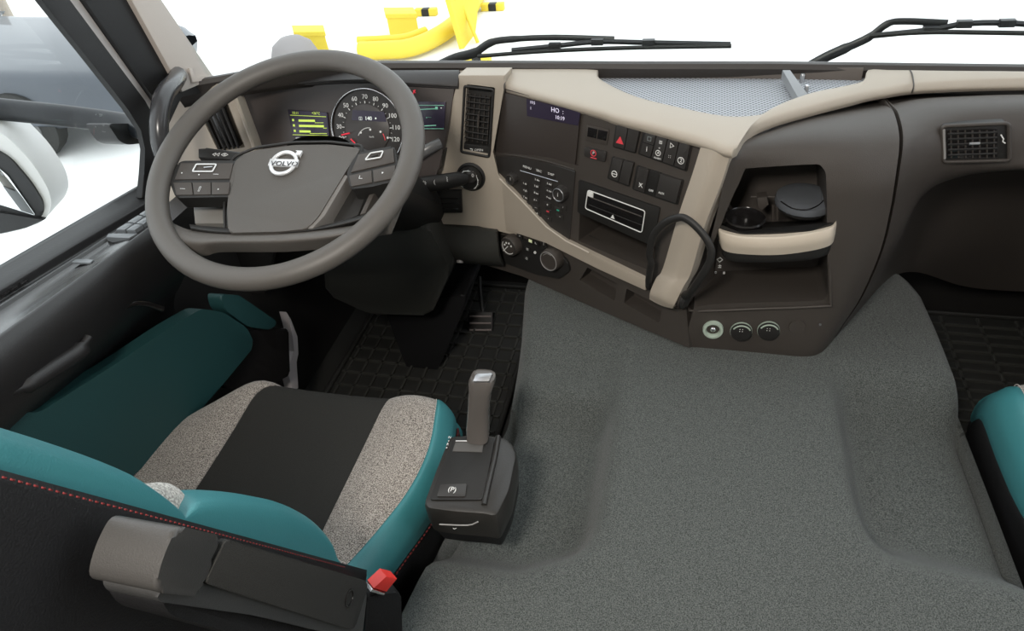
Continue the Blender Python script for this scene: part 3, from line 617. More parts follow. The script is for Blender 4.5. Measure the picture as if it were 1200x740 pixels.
# lower dash under the sweep strip: knee panel
G = [[at(x, y, 1, v) for x, y, v in r] for r in (
    [(300, 232, 1.20), (420, 250, 1.19), (482, 262, 1.185), (535, 266, 1.175), (582, 272, 1.16)],
    [(300, 280, 1.17), (420, 285, 1.165), (490, 290, 1.165), (540, 297, 1.155), (585, 300, 1.15)],
    [(300, 310, 1.19), (430, 310, 1.19), (500, 306, 1.19), (545, 308, 1.18), (590, 312, 1.17)],
    [(300, 312, 1.30), (430, 312, 1.30), (500, 309, 1.30), (545, 309, 1.29), (590, 313, 1.28)])]
kp = loft('knee_panel', G, mat('knee_plastic', (.03, .03, .026), .6, bump=.3, bscale=900), dash, n=4, mm=4, back=(0, .01, 0))
lathe('lamp', at(539, 306, 1, 1.17), Vector((0, -.6, -.8)), [(.008, -.004), (.008, .004), (0, .006)], mat('grey_edge', (0, 0, 0)), kp, 16)
sb = plate('slotted_cover', PD, [(489, 222), (540, 224), (541, 250), (484, 250)], .014, -.02, DARK2, dash, .003)
for k in range(3): stroke('groove', PD, [(492, 232 + k * 6), (537, 233 + k * 6)], .0145, .001, PIANO, sb)
# undertray that closes the dash volume over the footwells
pprism('undertray', [(-1.05, 1.32, .47), (-.46, 1.27, .47), (-.46, 1.66, .50), (-1.05, 1.66, .50)], (0, 0, .02), DARK2, dash, 0)

# ================================================================== ENGINE TUNNEL
def xl(y): return float(np.interp(y, [.0, .35, .55, .70, .80, 1.0, 1.17, 1.32], [-.47, -.46, -.435, -.40, -.385, -.405, -.435, -.44]))
def xr(y): return float(np.interp(y, [.0, .4, .77, 1.0, 1.11, 1.22, 1.30, 1.33], [.43, .42, .410, .402, .402, .398, .375, .33]))
def sst(a, b, x): t = min(1, max(0, (x - a) / (b - a))); return t * t * (3 - 2 * t)
def ztun(x, y):
    z = .45
    inner = -.182 - .22 * max(0, (.56 - y)) ** .9 * 3.0 if y < .56 else -.182 - .0 * y
    yb = .455 + .0 * x; xb = -.175
    # left scoop
    s = sst(xb, xb - .05, x) * sst(yb + .35 * max(0, -.45 - x) + .9 * max(0, x + .30) * .55, yb + .09 + .9 * max(0, x + .30) * .55, y) * (1 - .75 * sst(.79, .87, y)) * (1 - sst(.90, 1.0, y))
    z -= .088 * s
    yb2 = .585 - .12 * (x - .2)
    s2 = sst(.170 + .10 * max(0, .72 - y), .225 + .10 * max(0, .72 - y), x) * sst(yb2 - .01, yb2 + .09, y) * (1 - sst(.88, .98, y))
    z -= .080 * s2
    z -= .012 * sst(.95, 1.3, y) * sst(.25, .4, x)
    return z
ys = np.linspace(-.45, 1.33, 110); G = []
for y in ys:
    a, b = xl(y), xr(y); row = []
    f = sst(1.33, 1.27, y); 
    for k, (dx, z) in enumerate(((-.016, .0), (-.013, .12), (-.010, .26), (-.005, .37))): row.append((a + dx, y, z))
    for t in np.linspace(0, 1, 60):
        x = a + (b - a) * t; e = min(x - a, b - x); r = .045; h = r - math.sqrt(max(0, r * r - max(0, r - e) ** 2))
        row.append((x, y, ztun(x, y) - h - .03 * (1 - f)))
    for dx, z in ((.004, .37), (.008, .26), (.011, .12), (.014, .0)): row.append((b + dx, y, z))
    G.append(row)
tn = gridmesh('engine_tunnel', np.array(G), CARPET, None, angle=None)
tagk(tn, 'grey carpeted engine tunnel humped between the two seats', 'tunnel cover')
tn2 = gridmesh('front_wall', np.array([[(r[0], 1.33, r[2]) for r in G[-1]], [(r[0], 1.34, 0) for r in G[-1]]]), CARPET, tn, angle=None)

# ================================================================== FLOOR MATS
def grid_mat(name, pts, label, rx, ry, z=FLZ):
    o = empty(name, (pts[0][0], pts[0][1], z), label, 'floor mat', 'rubber floor mats in the footwells')
    P = [Vector((*p, z + .012)) for p in pts]; pprism('base', P, (0, 0, -.012), RUBBER, o, .002)
    bm = bmesh.new(); x0, x1 = min(p[0] for p in pts), max(p[0] for p in pts); y0, y1 = min(p[1] for p in pts), max(p[1] for p in pts)
    for i in range(int((x1 - x0) / rx)): boxpts(bm, Vector((x0 + (i + .5) * rx, (y0 + y1) / 2, z + .015)), X, Y, Z, .003, (y1 - y0) / 2 - .01, .004)
    for j in range(int((y1 - y0) / ry)): boxpts(bm, Vector(((x0 + x1) / 2, y0 + (j + .5) * ry, z + .015)), X, Y, Z, (x1 - x0) / 2 - .01, .003, .004)
    r = fin(bm, 'raised_grid', mat('mat_ridge', (.045, .045, .04), .5), o); r['kind'] = 'stuff'
    tube('rim', [p + Z * .006 for p in P], .008, RUBBER, o, closed=True)
    return o
grid_mat('floor_mat', [(-1.0, .55), (-.50, .55), (-.50, 1.60), (-1.0, 1.60)], 'black rubber floor mat with a square grid under the driver pedals', .045, .05)
grid_mat('floor_mat', [(.47, .3), (1.03, .3), (1.03, 1.62), (.47, 1.62)], 'black ribbed rubber floor mat in the passenger footwell at right', .09, .035)

# ================================================================== STEERING WHEEL
e_ = 1.155
WC = Vector((-.701, .829, .907)); PW = Plane(WC, X, Vector((0, math.sin(e_), math.cos(e_))))
swh = empty('steering_wheel', WC, 'dark grey four spoke steering wheel with silver emblem on its hub', 'steering wheel')
rr_ = .2075
tube('rim', [PW.pt(rr_ * math.cos(2 * math.pi * k / 96), rr_ * math.sin(2 * math.pi * k / 96)) for k in range(96)], .0175, WHEELM, swh, seg=16, closed=True, ref=PW.n, flat=.9)
hub = plate('hub_pad', PW, [(281, 182), (300, 176), (345, 170), (387, 169.5), (421, 173.5), (420, 178), (404, 203), (373, 254), (360, 268), (330, 271.5), (267.5, 273), (266, 246), (269, 212), (274, 192)], -.004, -.045, PAD, swh, bevel=.008, rad=.008, seg=4)
tube('pad_seam', fillet([PW.on(x, y, -.018) for x, y in [(276, 183), (300, 173), (345, 167), (387, 166.5), (425, 171), (424, 180), (408, 205), (376, 257), (362, 271.5), (330, 275), (264, 276), (263, 246), (265, 212), (270, 190)]], .01), -0 + .0022, DARK2, swh, seg=8, closed=True)
# slanted bright edge right of the pad
st = plate('pad_edge', PW, [(402, 203), (408, 206), (381, 252), (366, 268), (358, 268), (372, 252)], -.006, -.04, mat('pad_edge', (.16, .15, .14), .4), swh, .003)
plate('hub_core', PW, [(270, 182), (425, 176), (430, 205), (400, 262), (262, 270), (266, 200)], -.03, -.085, DARK2, swh, .008, rad=.02)
# lower spokes and lower bar
def strip(name, top, bot, w, th, m, parent, bulge=.006):
    G = [[PW.on(*p, w - .006) for p in top], [PW.on(*lerp(p, q, .25), w + bulge * .7) for p, q in zip(top, bot)], [PW.on(*lerp(p, q, .6), w + bulge) for p, q in zip(top, bot)], [PW.on(*q, w - .006) for q in bot]]
    return loft(name, G, m, parent, n=5, mm=5, back=-PW.n * th)
strip('lower_spoke', [(203, 262), (225, 270), (270, 273.5), (330, 272), (395, 267), (430, 259), (468, 236)], [(208, 295), (236, 294), (255, 290), (330, 289.5), (386, 284), (405, 277), (455, 268)], -.008, .014, WHEELM, swh)
strip('spoke_cover', [(222, 263), (240, 265), (268, 267), (330, 270), (370, 266), (410, 256), (442, 247)], [(224, 271), (240, 274), (268, 276.5), (330, 275.5), (375, 271), (412, 264), (442, 254)], -.010, .02, DARK2, swh, .002)
# web left of the rim above the bar
plate('side_spoke', PW, [(372, 253), (408, 208), (431, 222), (420, 252), (395, 262)], -.03, -.045, DARK2, swh, .004)
plate('spoke_rib', PW, [(432, 228), (439, 226), (428, 250), (421, 252)], -.018, -.04, DARK, swh, .003)
def pod(body, row1, row2, sym, nm):
    p = plate('switch_pod', PW, body, -.004, -.03, DARK2, swh, .005, rad=.006, seg=3)
    for r in (row1, row2):
        q, n, h = r
        for c in quad_cells(q, n, 1, .03): plate('button', PW, c, h, h - .006, DARK, p, .0012)
    q = fillet([PW.on(x, y, -.0005) for x, y in sym], .002); tube('symbol', q, .0011, mat('silver_print', (.75, .77, .78), .35), p, seg=6, closed=True)
    return p
lpod = pod([(198, 212), (206, 193), (214, 188.5), (277, 188), (274, 212), (270, 231), (206, 232)], ([(210, 190.5), (275, 190.5), (271, 210), (202, 211)], 1, -.002), ([(202, 213.5), (270, 213), (268, 228), (206, 229)], 3, -.002), [(230, 192.5), (253.5, 192.5), (249, 201), (225.5, 201)], 'l')
stroke('symbol', PW, [(239, 196.3), (249, 195.5)], -.0005, .001, SATIN, lpod)
for x, y, s in ((213, 203, '•'), (233, 205, '•'), (253, 204, '—'), (214, 221, '—'), (234, 221, '▯'), (256, 222, '▸')): text(s, PW, x, y, .009, mat('silver_print', (0, 0, 0)), lpod, w=-.0012)
rpod = pod([(406, 204), (413, 186), (422, 178.5), (462, 170.5), (466, 188), (464, 212), (436, 219), (411, 222)], ([(419, 180.5), (462, 173), (464, 190), (409, 203)], 1, -.002), ([(408, 205.5), (464, 192.5), (463, 209), (411, 219)], 2, -.002), [(434, 179.5), (449, 177), (446, 184.5), (428, 187.5)], 'r')
stroke('symbol', PW, [(435, 184), (443, 181.5)], -.0005, .0012, DARK2, rpod); text('∟', PW, 423, 207.5, .010, mat('silver_print', (0, 0, 0)), rpod, w=-.0012); text('▾', PW, 448, 203, .010, mat('silver_print', (0, 0, 0)), rpod, w=-.0012)
# emblem: ring with arrow and name band
EC = (333, 192); er = .0205
ec = PW.on(*EC, -.003)
em = ring('emblem', PW, ec, er, .0015, .0032, mat('emblem_silver', (.78, .79, .80), .32, .5), hub, 48)
a = math.radians(42); d = PW.u * math.cos(a) + PW.v * math.sin(a); s_ = PW.n.cross(d)
pprism('arrow', [ec + d * (er + .001) + s_ * .003 + PW.n * .004, ec + d * (er + .001) - s_ * .003 + PW.n * .004, ec + d * (er + .007) - s_ * .003 + PW.n * .004, ec + d * (er + .005) - s_ * .008 + PW.n * .004, ec + d * (er + .0135) + PW.n * .004, ec + d * (er + .005) + s_ * .008 + PW.n * .004, ec + d * (er + .007) + s_ * .003 + PW.n * .004], -PW.n * .004, mat('emblem_silver', (0, 0, 0)), em, .0003)
box('name_band', ec + PW.n * .0015, PW.u, PW.v, PW.n, er + .004, .0062, .002, mat('emblem_silver', (0, 0, 0)), em, .0006)
text('VOLVO', PW, EC[0], EC[1], .0125, mat('emblem_letters', (.015, .015, .02), .4), em, w=.0012, sx=1.12)

# ---- column, shroud and stalks
sc_ = empty('steering_column', (-.70, 1.05, .6), 'black steering column shroud with stalks running down behind the steering wheel', 'steering column')
G = []
for t, wx_, hz in ((0, .075, .05), (.35, .085, .055), (.7, .095, .06), (1, .10, .06)):
    c = WC + Vector((0, .09, -.055)) * (1 - t) + Vector((0, .36, -.30)) * t; d = Vector((0, .27, -.245)).normalized(); v = X.cross(d)
    G.append([c + X * (wx_ * math.cos(q) * (abs(math.cos(q)) ** -.3 if abs(math.cos(q)) > .05 else 1)) + v * hz * math.sin(q) for q in np.linspace(0, 2 * math.pi, 17)])
loft('shroud', G, DARK2, sc_, n=3, mm=2)
# box below the column and its pillar to the floor
pprism('lower_cover', [at(x, y, 1, 1.12) for x, y in ((378, 292), (500, 262), (528, 318), (505, 370), (432, 368), (382, 345))], (0, .14, 0), mat('knee_plastic', (0, 0, 0)), sc_, .012, rad=.02)
pprism('column_foot', [at(x, y, 1, 1.22) for x, y in ((450, 360), (548, 345), (528, 400), (512, 436), (500, 445), (482, 442), (472, 420))], (0, .16, 0), BLACKL, sc_, .01, rad=.02)
# right stalk
t1 = [PD.on(548, 209, .03), PD.on(538, 210, .04), PD.on(515, 214, .045), PD.on(492, 217, .05), PD.on(470, 220, .05)]
s1 = tube('stalk', t1, .0135, DARK2, sc_, seg=14, flat=.75, ref=PD.n, rr=[.010, .0155, .0175, .017, .015])
for x, y, s in ((497, 215, '☼'), (509, 213.5, '('), (524, 210.5, '⌇')): text(s, PD, x, y, .012, WHITEP, s1, w=.0645)
s1b = tube('stalk', [PD.on(516, 168, .03), PD.on(505, 173, .045), PD.on(490, 182, .055)], .011, mat('stalk_grey', (.10, .10, .10), .3), sc_, seg=12, flat=.7, ref=PD.n)
bxp = plate('stalk_mount', PD, [(497, 182), (520, 178), (516, 199), (498, 203)], .03, -.01, DARK2, sc_, .004)
# left stalk
PS = PW.off(-.05)
s2 = plate('stalk', PS, [(232, 174), (240, 173.5), (240.5, 175), (282, 178), (282, 188), (232, 184)], .006, -.008, DARK2, sc_, .003); text('◁◁ ◁▷', PS, 258, 181.5, .008, WHITEP, s2, w=.0066)
plate('left_housing', PS, [(225, 229), (263, 229), (263, 262), (228, 262)], -.005, -.03, mat('dusk_grey', (.20, .19, .175), .5), sc_, .003)
lathe('ignition_lock', PS.on(257, 236, -.004), PW.n, [(.012, 0), (.012, .008), (.010, .01), (.006, .008), (0, .008)], DARK2, sc_, 20)

# ================================================================== PEDAL
pd_ = empty('accelerator_pedal', at(563, 395, 2, .07), 'ribbed black accelerator pedal above the driver rubber mat', 'pedal', 'driver foot pedals')
PP = Plane(at(563, 382, 1, 1.40), X, Vector((0, .5, .86)))
pad_ = plate('pedal_plate', PP, [(549, 366), (577, 366), (577, 399), (549, 400)], 0, -.012, DARK2, pd_, .002, rad=.004)
for k in range(4): stroke('rib', PP, [(550.5, 371 + k * 8), (575.5, 371 + k * 8)], .002, .003, mat('rib_rubber', (.20, .17, .16), .6), pad_)
tube('pedal_arm', [PP.on(566, 366, -.01), PP.on(563, 345, -.02), PP.on(562, 325, -.05)], .006, DARK2, pd_, smooth=3)
lathe('pedal_base', PP.on(564, 398, -.03), X, [(0, -.03), (.012, -.03), (.012, .03), (0, .03)], DARK2, pd_, 14)
# brake pedal in the dark behind the column
bd = empty('brake_pedal', at(385, 430, 2, .07), 'dark pedal deep in the shadow left of the column foot', 'pedal', 'driver foot pedals')
PP2 = Plane(at(385, 415, 1, 1.33), X, Vector((0, .5, .86)))
pb2 = plate('pedal_plate', PP2, [(356, 410), (384, 408), (384, 440), (356, 442)], 0, -.012, DARK2, bd, .002, rad=.004)
tube('pedal_arm', [PP2.on(372, 412, -.01), PP2.on(378, 385, -.02), PP2.on(382, 360, -.05)], .008, DARK2, bd, smooth=3)
# light weather-strip of the door opening
js = pprism('trim_5', [at(x, y, 0, -.985) for x, y in ((336, 366), (341, 374), (349, 395), (350, 415), (347, 425), (350, 455), (343, 460), (337, 432), (345, 412), (343, 392))], (-.02, 0, 0), mat('door_seal_grey', (.45, .42, .42), .5), None, .002)
tagk(js, kind='structure')

# ================================================================== DRIVER DOOR
door = empty('door_1', (-1.05, .5, .1), kind='structure')
def ln(a, b, ext0=.35, ext1=.0):            # 3d line through far a and near b, run on at the near end
    d = b - a; return [a - d * .12, a, a + d * .33, a + d * .66, b, b + d * ext0, b + d * 3.0]
def row(p, q, ax, v, **k): return ln(at(*p, ax, v), at(*q, ax, v if not isinstance(v, tuple) else v[1]), **k)
r0 = row((169, 221.5), (0, 321), 0, -1.05); r0o = [p + Vector((-.02, 0, 0)) for p in r0]
r1 = row((170.7, 235), (0, 337), 0, -1.028); r2 = row((170.7, 241), (0, 345), 0, -1.02); r3 = row((172, 248), (0, 358), 0, -1.0)
far = at(175, 267.6, 2, .815); near = at(0, 394, 2, .855); r4 = ln(far, near)
def sh(r, dx, dz, dy=0): return [p + Vector((dx, dy, dz)) for p in r]
G = [sh(r0, -.03, -.06), sh(r0, -.02, 0), r0, sh(r1, 0, 0), sh(r1, .004, -.004), sh(r2, -.004, -.012), sh(r2, .006, -.008), r3, sh(r3, .006, -.004)]
G = [[r[i] for r in G] for i in range(7)]
gridmesh('sill', densify(G, 3, 2), mat('sill_plastic', (.020, .020, .021), .3, bump=.2), door, angle=None)
# ledge with its well, then the rounded armrest edge and the panel face
ledge = [sh(r3, .006, -.004), sh(r3, .014, -.006)] + [[a.lerp(b, .8) for a, b in zip(r3, r4)]] + [r4]
G = [[r[i] for r in ledge] for i in range(7)]
gridmesh('ledge', np.array([[list(p) for p in r] for r in G]), PIANO, door)
face = [sh(r4, -.004, -.001), sh(r4, .004, .004), sh(r4, .012, .001), sh(r4, .020, -.012), sh(r4, .022, -.04), sh(r4, .006, -.09), sh(r4, -.03, -.14), sh(r4, -.07, -.19), sh(r4, -.10, -.30), sh(r4, -.10, -.45), sh(r4, -.10, -.72)]
G = [[r[i] for r in face] for i in range(7)]
gridmesh('panel_face', densify(G, 3, 3), mat('door_black', (.016, .0155, .016), .42, bump=.3, bscale=600), door, angle=None)
# switches on the ledge
zs = .0
def onledge(px, py):                        # ledge surface between r3 and r4
    o = r3[1]; n = (r3[4] - r3[1]).cross(r4[1] - r3[1]).normalized(); n = n if n.z > 0 else -n
    d = ray(px, py); return CP + d * ((o - CP).dot(n) / d.dot(n)), n
Q = [((148, 273.5), (171, 255), (178, 262), (160, 274))]
SWQ = [(136.5, 273.5), (180, 245), (189, 262), (160.5, 274)]
for c in quad_cells([(152, 262), (176, 247), (176, 254), (144, 273.5)], 3, 1, .0): pass
for i in range(3):
    for j in range(2):
        a0, a1 = i / 3 + .02, (i + 1) / 3 - .02; b0, b1 = j / 2 + .04, (j + 1) / 2 - .04
        TLd, TRd, BLd, BRd = (177, 246), (190, 253), (136, 273.5), (160, 274)
        def Pq(a, b): return lerp(lerp(TLd, BLd, a), lerp(TRd, BRd, a), b)
        pts = []
        for u_, v_ in ((a0, b0), (a1, b0), (a1, b1), (a0, b1)):
            p, n = onledge(*Pq(u_, v_)); pts.append(p + n * .006)
        pprism('window_switch', pts, -n * .008, mat('switch_grey', (.12, .13, .14), .25), door, .0008)
p = [onledge(*q)[0] + onledge(*q)[1] * .003 for q in ((128, 275.5), (162, 275.5), (152, 281), (125, 280))]; pprism('ledge_bar', p, -Z * .01, mat('switch_grey', (0, 0, 0)), door, .001)
p = [onledge(*q)[0] + onledge(*q)[1] * .001 for q in ((90, 304), (110, 305), (106, 309), (84, 308))]; pprism('latch_plate', p, -Z * .003, mat('switch_grey', (0, 0, 0)), door, .0005)
for k in range(3):
    p = [onledge(*q)[0] + onledge(*q)[1] * .002 for q in ((2 + k * 11, 346 - k * 6.5), (9 + k * 11, 341 - k * 6.5), (11 + k * 11, 343 - k * 6.5), (4 + k * 11, 348 - k * 6.5))]
    pprism('vent_slot', p, -Z * .002, PIANO, door, 0)
# teal lower panel, map pocket lip and pull
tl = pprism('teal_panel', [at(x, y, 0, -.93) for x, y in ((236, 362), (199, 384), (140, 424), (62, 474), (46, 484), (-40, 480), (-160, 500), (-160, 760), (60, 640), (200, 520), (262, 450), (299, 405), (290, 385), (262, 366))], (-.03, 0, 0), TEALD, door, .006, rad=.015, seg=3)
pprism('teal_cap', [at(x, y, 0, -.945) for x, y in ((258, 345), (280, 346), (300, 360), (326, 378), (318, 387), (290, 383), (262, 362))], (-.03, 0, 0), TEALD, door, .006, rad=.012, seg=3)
pprism('front_pocket', [at(x, y, 0, -.955) for x, y in ((262, 372), (300, 388), (338, 385), (340, 440), (300, 460), (262, 455))], (-.04, 0, 0), PIANO, door, .006, rad=.01)
tube('pull_handle', [at(x, y, 0, -.905) for x, y in ((8, 462), (30, 452), (62, 432), (92, 412), (104, 395))], .010, mat('door_black', (0, 0, 0)), door, smooth=4, seg=10, rr=[.006, .012, .012, .012, .006])
tube('pocket_lip', [at(x, y, 0, -.925) for x, y in ((104, 394), (125, 375), (150, 358), (170, 356), (190, 362))], .005, PIANO, door, smooth=4)
# window frame: front upright along the A pillar, and the far rear
def strip3(name, L, R_, m, parent, depth=-.03, ax=0, v=-1.04):
    vv = v if isinstance(v, tuple) else (v, v)
    pts = [at(x, y, ax, vv[0]) for x, y in L] + [at(x, y, ax, vv[1]) for x, y in R_[::-1]]
    return pprism(name, pts, (depth, 0, 0), m, parent, .002)
def ext(a, b, t): return (b[0] + (b[0] - a[0]) * t, b[1] + (b[1] - a[1]) * t)
FL, FR = [(36, -8), (92, 62), (143, 127), (160, 152), (165, 175), (163, 205), (160, 232)], [(76, -8), (128, 62), (170, 118), (180, 135), (184, 160), (186, 205), (186, 240)]
FL = [(x + 6, y) for x, y in FL]
strip3('window_frame', [ext(FL[1], FL[0], 2.2)] + FL, [ext(FR[1], FR[0], 2.2)] + FR, BLACKL, door, v=-1.03, depth=-.012)
# window pane of the door
pane = empty('window_2', (-1.055, .5, .85), kind='structure')
A0, A1 = at(184, 228, 0, -1.055), at(-200, 440, 0, -1.055); B0 = at(60 - 140, -8 - 160, 0, -1.055)
pprism('pane', [A0, at(182, 150, 0, -1.055), at(62, 0, 0, -1.055), B0, Vector((-1.055, -.1, B0.z)), Vector((-1.055, -.1, A1.z)), A1], (-.005, 0, 0), GLASS, pane, 0)

# ================================================================== A PILLAR
pil = empty('trim_6', (-1.04, 1.1, .9), kind='structure')
def pstrip(name, a0, a1, b0, b1, x, m, d=-.03, top=3.2):
    """strip between line a0-a1 (left) and b0-b1 (right), low to high, run on upwards"""
    pts = [at(*a0, 0, x), at(*b0, 0, x), at(*ext(b0, b1, 0), 0, x)]
    pa0, pa1, pb0, pb1 = at(*a0, 0, x), at(*a1, 0, x), at(*b0, 0, x), at(*b1, 0, x)
    pts = [pa0, pb0, pb0 + (pb1 - pb0) * top, pa0 + (pa1 - pa0) * top]
    return pprism(name, pts, (d, 0, 0), m, pil, .003)
pstrip('body_strip', (186, 145), (78, -4), (192, 128), (98, -4), -1.055, mat('grey_body', (.62, .58, .55), .5), top=2.6)
pstrip('seal_strip', (194, 135), (96, -4), (216, 106), (154, -4), -1.045, BLACKL, top=2.6)
pstrip('pillar_cover', (214, 108), (152, -4), (252, 92), (187, -4), -1.035, PILLAR, top=2.6)
pprism('pillar_cap', [at(x, y, 0, -1.03) for x, y in ((222, 80), (226, 80), (228, 92), (250, 88), (254, 92), (226, 97))], (-.01, 0, 0), PILLAR, pil, .002)
pprism('pillar_foot', [at(x, y, 0, -1.04) for x, y in ((186, 128), (205, 98), (225, 98), (300, 92), (260, 104), (212, 112), (192, 160))], (-.04, 0, 0), BLACKL, pil, .003)
gh_ = tube('pillar_handle', [at(x, y, 0, v) for x, y, v in ((209, 88, -1.035), (203, 98, -1.005), (192, 112, -.985), (187, 135, -.98), (187, 160, -.98), (192, 182, -.985), (200, 200, -1.01))], .0155, mat('handle_black', (.045, .045, .048), .25), None, smooth=5, seg=14)
tagk(gh_, 'curved black grab handle at the foot of the windscreen pillar left of the steering wheel', 'handle')

# ================================================================== DRIVER SEAT
def S(px, py, z=.51, dz=0): p = at(px, py, 2, z); p.z += dz; return p
def make_cushion(seat, mirror=None):
    """strips of the seat cushion, each its own part"""
    # stations front to back; columns of world points
    L0 = [(-.905, .735), (-.975, .64), (-1.00, .54), (-1.0, .42), (-.98, .30)]
    return
ds = empty('driver_seat', (-.71, .45, .10), 'driver seat with black centre, grey woven bolsters and teal edges, reclined backrest', 'seat', 'cab seats')
yb_ = [.755, .745, .70, .60, .50, .40, .30, .20]
def bnd(pts):                                # interpolate x over y
    ys_ = [p[1] for p in pts][::-1]; xs_ = [p[0] for p in pts][::-1]
    return lambda y: float(np.interp(y, ys_, xs_))
cL = bnd([(-.850, .75), (-.880, .70), (-.935, .63), (-.970, .55), (-.985, .48), (-.985, .2)])
bL = bnd([(-.800, .76), (-.826, .70), (-.817, .50), (-.815, .2)])
bR = bnd([(-.585, .76), (-.578, .74), (-.577, .45), (-.577, .2)])
gR = bnd([(-.515, .77), (-.505, .75), (-.487, .731), (-.474, .68), (-.465, .63), (-.465, .567), (-.474, .516), (-.492, .462), (-.518, .414), (-.54, .2)])
tR = bnd([(-.49, .77), (-.478, .75), (-.465, .72), (-.455, .67), (-.447, .62), (-.447, .567), (-.452, .52), (-.468, .47), (-.49, .42), (-.505, .2)])
def hz(y, k=0):                              # cushion height along y, rolls over at the front
    return .51 - .10 * sst(.70, .79, y) ** 2 * 1.2 - .0 * k
YS = [.79, .775, .755, .735, .70, .62, .54, .46, .38, .28, .18]
def cstrip(name, fa, fb, za, zb, m, crown=.008, n=6):
    G = []
    for y in YS:
        r = []
        for k in range(n + 1):
            t = k / n; x = fa(y) * (1 - t) + fb(y) * t; r.append(Vector((x, y, hz(y) + za * (1 - t) + zb * t + crown * 4 * t * (1 - t))))
        G.append(r)
    return gridmesh(name, densify(G, 2, 3), m, ds, back=(0, 0, -.06), angle=50)
cstrip('centre_panel', bL, bR, -.006, -.006, BLACKF, -.004)
cstrip('grey_bolster', lambda y: cL(y), lambda y: bL(y) - .0, -.012, -.004, GREYF, .012)
cstrip('grey_bolster', lambda y: bR(y), gR, -.004, .006, GREYF, .010)
def wall(name, fa, pts, m):                  # wrap a surface over the cushion edge: pts = [(dx, dz)]
    G = [[Vector((fa(y) + dx, y, hz(y) + dz)) for dx, dz in pts] for y in YS]
    return gridmesh(name, densify(G, 2, 3), m, ds, angle=None)
G = [[Vector((gR(y), y, hz(y) + .006)), Vector((gR(y) * .6 + tR(y) * .4, y, hz(y) + .006)), Vector((tR(y), y, hz(y) - .010)), Vector((tR(y) + .008, y, hz(y) - .035)), Vector((tR(y) + .006, y, hz(y) - .065))] for y in YS]
gridmesh('teal_edge', densify(G, 3, 3), TEAL, ds, angle=None)
G = [[Vector((tR(y) + .006, y, hz(y) - .065)), Vector((tR(y) + .008, y, hz(y) - .08)), Vector((tR(y) - .0, y, hz(y) - .13)), Vector((tR(y) - .01, y, hz(y) - .20)), Vector((tR(y) - .02, y, .22))] for y in YS]
gridmesh('side_skirt', densify(G, 3, 3), BLACKL, ds, angle=None)
G = [[Vector((cL(y), y, hz(y) - .012)), Vector((cL(y) - .012, y, hz(y) - .03)), Vector((cL(y) - .015, y, hz(y) - .09)), Vector((cL(y) - .0, y, .3))] for y in YS]
gridmesh('outer_edge', densify(G, 3, 3), TEAL, ds, angle=None)
G = [[Vector((x, .765, .44)), Vector((x, .765, .40)), Vector((x, .74, .32)), Vector((x, .68, .22))] for x in np.linspace(-.84, -.49, 8)]
gridmesh('front_skirt', densify(G, 2, 3), BLACKL, ds, angle=None)
def stitches(path, m, parent, r=.0012, step=.009, name='stitching'):
    P = cr(path, 12); bm = bmesh.new(); acc = 0; cur = P[0]
    L = [0]
    for a, b in zip(P, P[1:]): L.append(L[-1] + float(np.linalg.norm(b - a)))
    n = int(L[-1] / step)
    for k in range(n):
        def pos(s): return np.array([np.interp(s, L, P[:, i]) for i in range(3)])
        tube('x', [pos(k * step), pos(k * step + step * .6)], r, None, None, seg=5, bm=bm)
    o = fin(bm, name, m, parent, None); o['kind'] = 'stuff'; return o
stitches([Vector((gR(y), y, hz(y) + .0075)) for y in YS[1:]], STITCHW, ds, .0007, .006)
stitches([Vector((tR(y) + .009, y, hz(y) - .066)) for y in YS[1:]], STITCH, ds, .0011, .007)
bx('seat_frame', (-.90, .15, .06), (-.52, .62, .42), BLACKL, ds, .02)

# backrest: leaned back, right side faces the camera
ba = Vector((0, -.405, .914)); bf = Vector((0, .914, .405)); b0_ = Vector((0, .345, .67))
def BK(x, s, f): return Vector((x, 0, 0)) + b0_ + ba * s + bf * f
xS = -.462
# crest of the bolster along s (height), from the photo outline of the two teal pieces
prof = [(-.10, -.02), (-.03, -.008), (.002, .016), (.05, .029), (.11, .033), (.16, .030), (.205, .025), (.245, .018), (.268, .010), (.280, -.006)]
prof2 = [(.276, -.006), (.284, .001), (.31, .010), (.345, .015), (.42, .016), (.55, .012), (.68, .008)]
def bolster(name, pr, m):
    G = []
    for s, f in pr: G.append([BK(xS - .060, s, f - .030), BK(xS - .045, s, f - .006), BK(xS - .026, s, f), BK(xS - .008, s, f - .004), BK(xS + .000, s, f * .6 - .004), BK(xS + .002, s, -.010)])
    return gridmesh(name, densify(G, 4, 4), m, ds, angle=None)
bolster('teal_bolster', prof, TEAL); bolster('teal_bolster', prof2, TEAL)
def inner(pr):
    G = [[BK(xS - .044, s, f - .010), BK(xS - .07, s, f - .022), BK(xS - .12, s, f * .3 - .03), BK(xS - .16, s, -.02)] for s, f in pr]
    return gridmesh('grey_inner', densify(G, 4, 3), GREYF, ds, angle=None)
inner(prof + prof2[1:])
pal = [(.250, .006), (.262, .014), (.275, .016), (.290, .012), (.305, .010)]
gridmesh('grey_inner', densify([[BK(xS - .010, s, f - .018), BK(xS - .018, s, f - .003), BK(xS - .035, s, f + .001), BK(xS - .055, s, f - .012)] for s, f in pal], 3, 3), mat('pale_woven', (.35, .33, .30), .95, bump=1, bscale=900, vary=.12, col2=(.72, .69, .64), vscale=500), ds, angle=None)
allp = prof + prof2[1:]
G = [[BK(xS + .002, s, -.010), BK(xS + .008, s, -.016), BK(xS + .012, s, -.09), BK(xS + .010, s, -.15), BK(xS - .01, s, -.20), BK(xS - .05, s, -.215), BK(-.95, s, -.215)] for s, f in allp]
gridmesh('side_panel', densify(G, 3, 3), BLACKL, ds, angle=None)
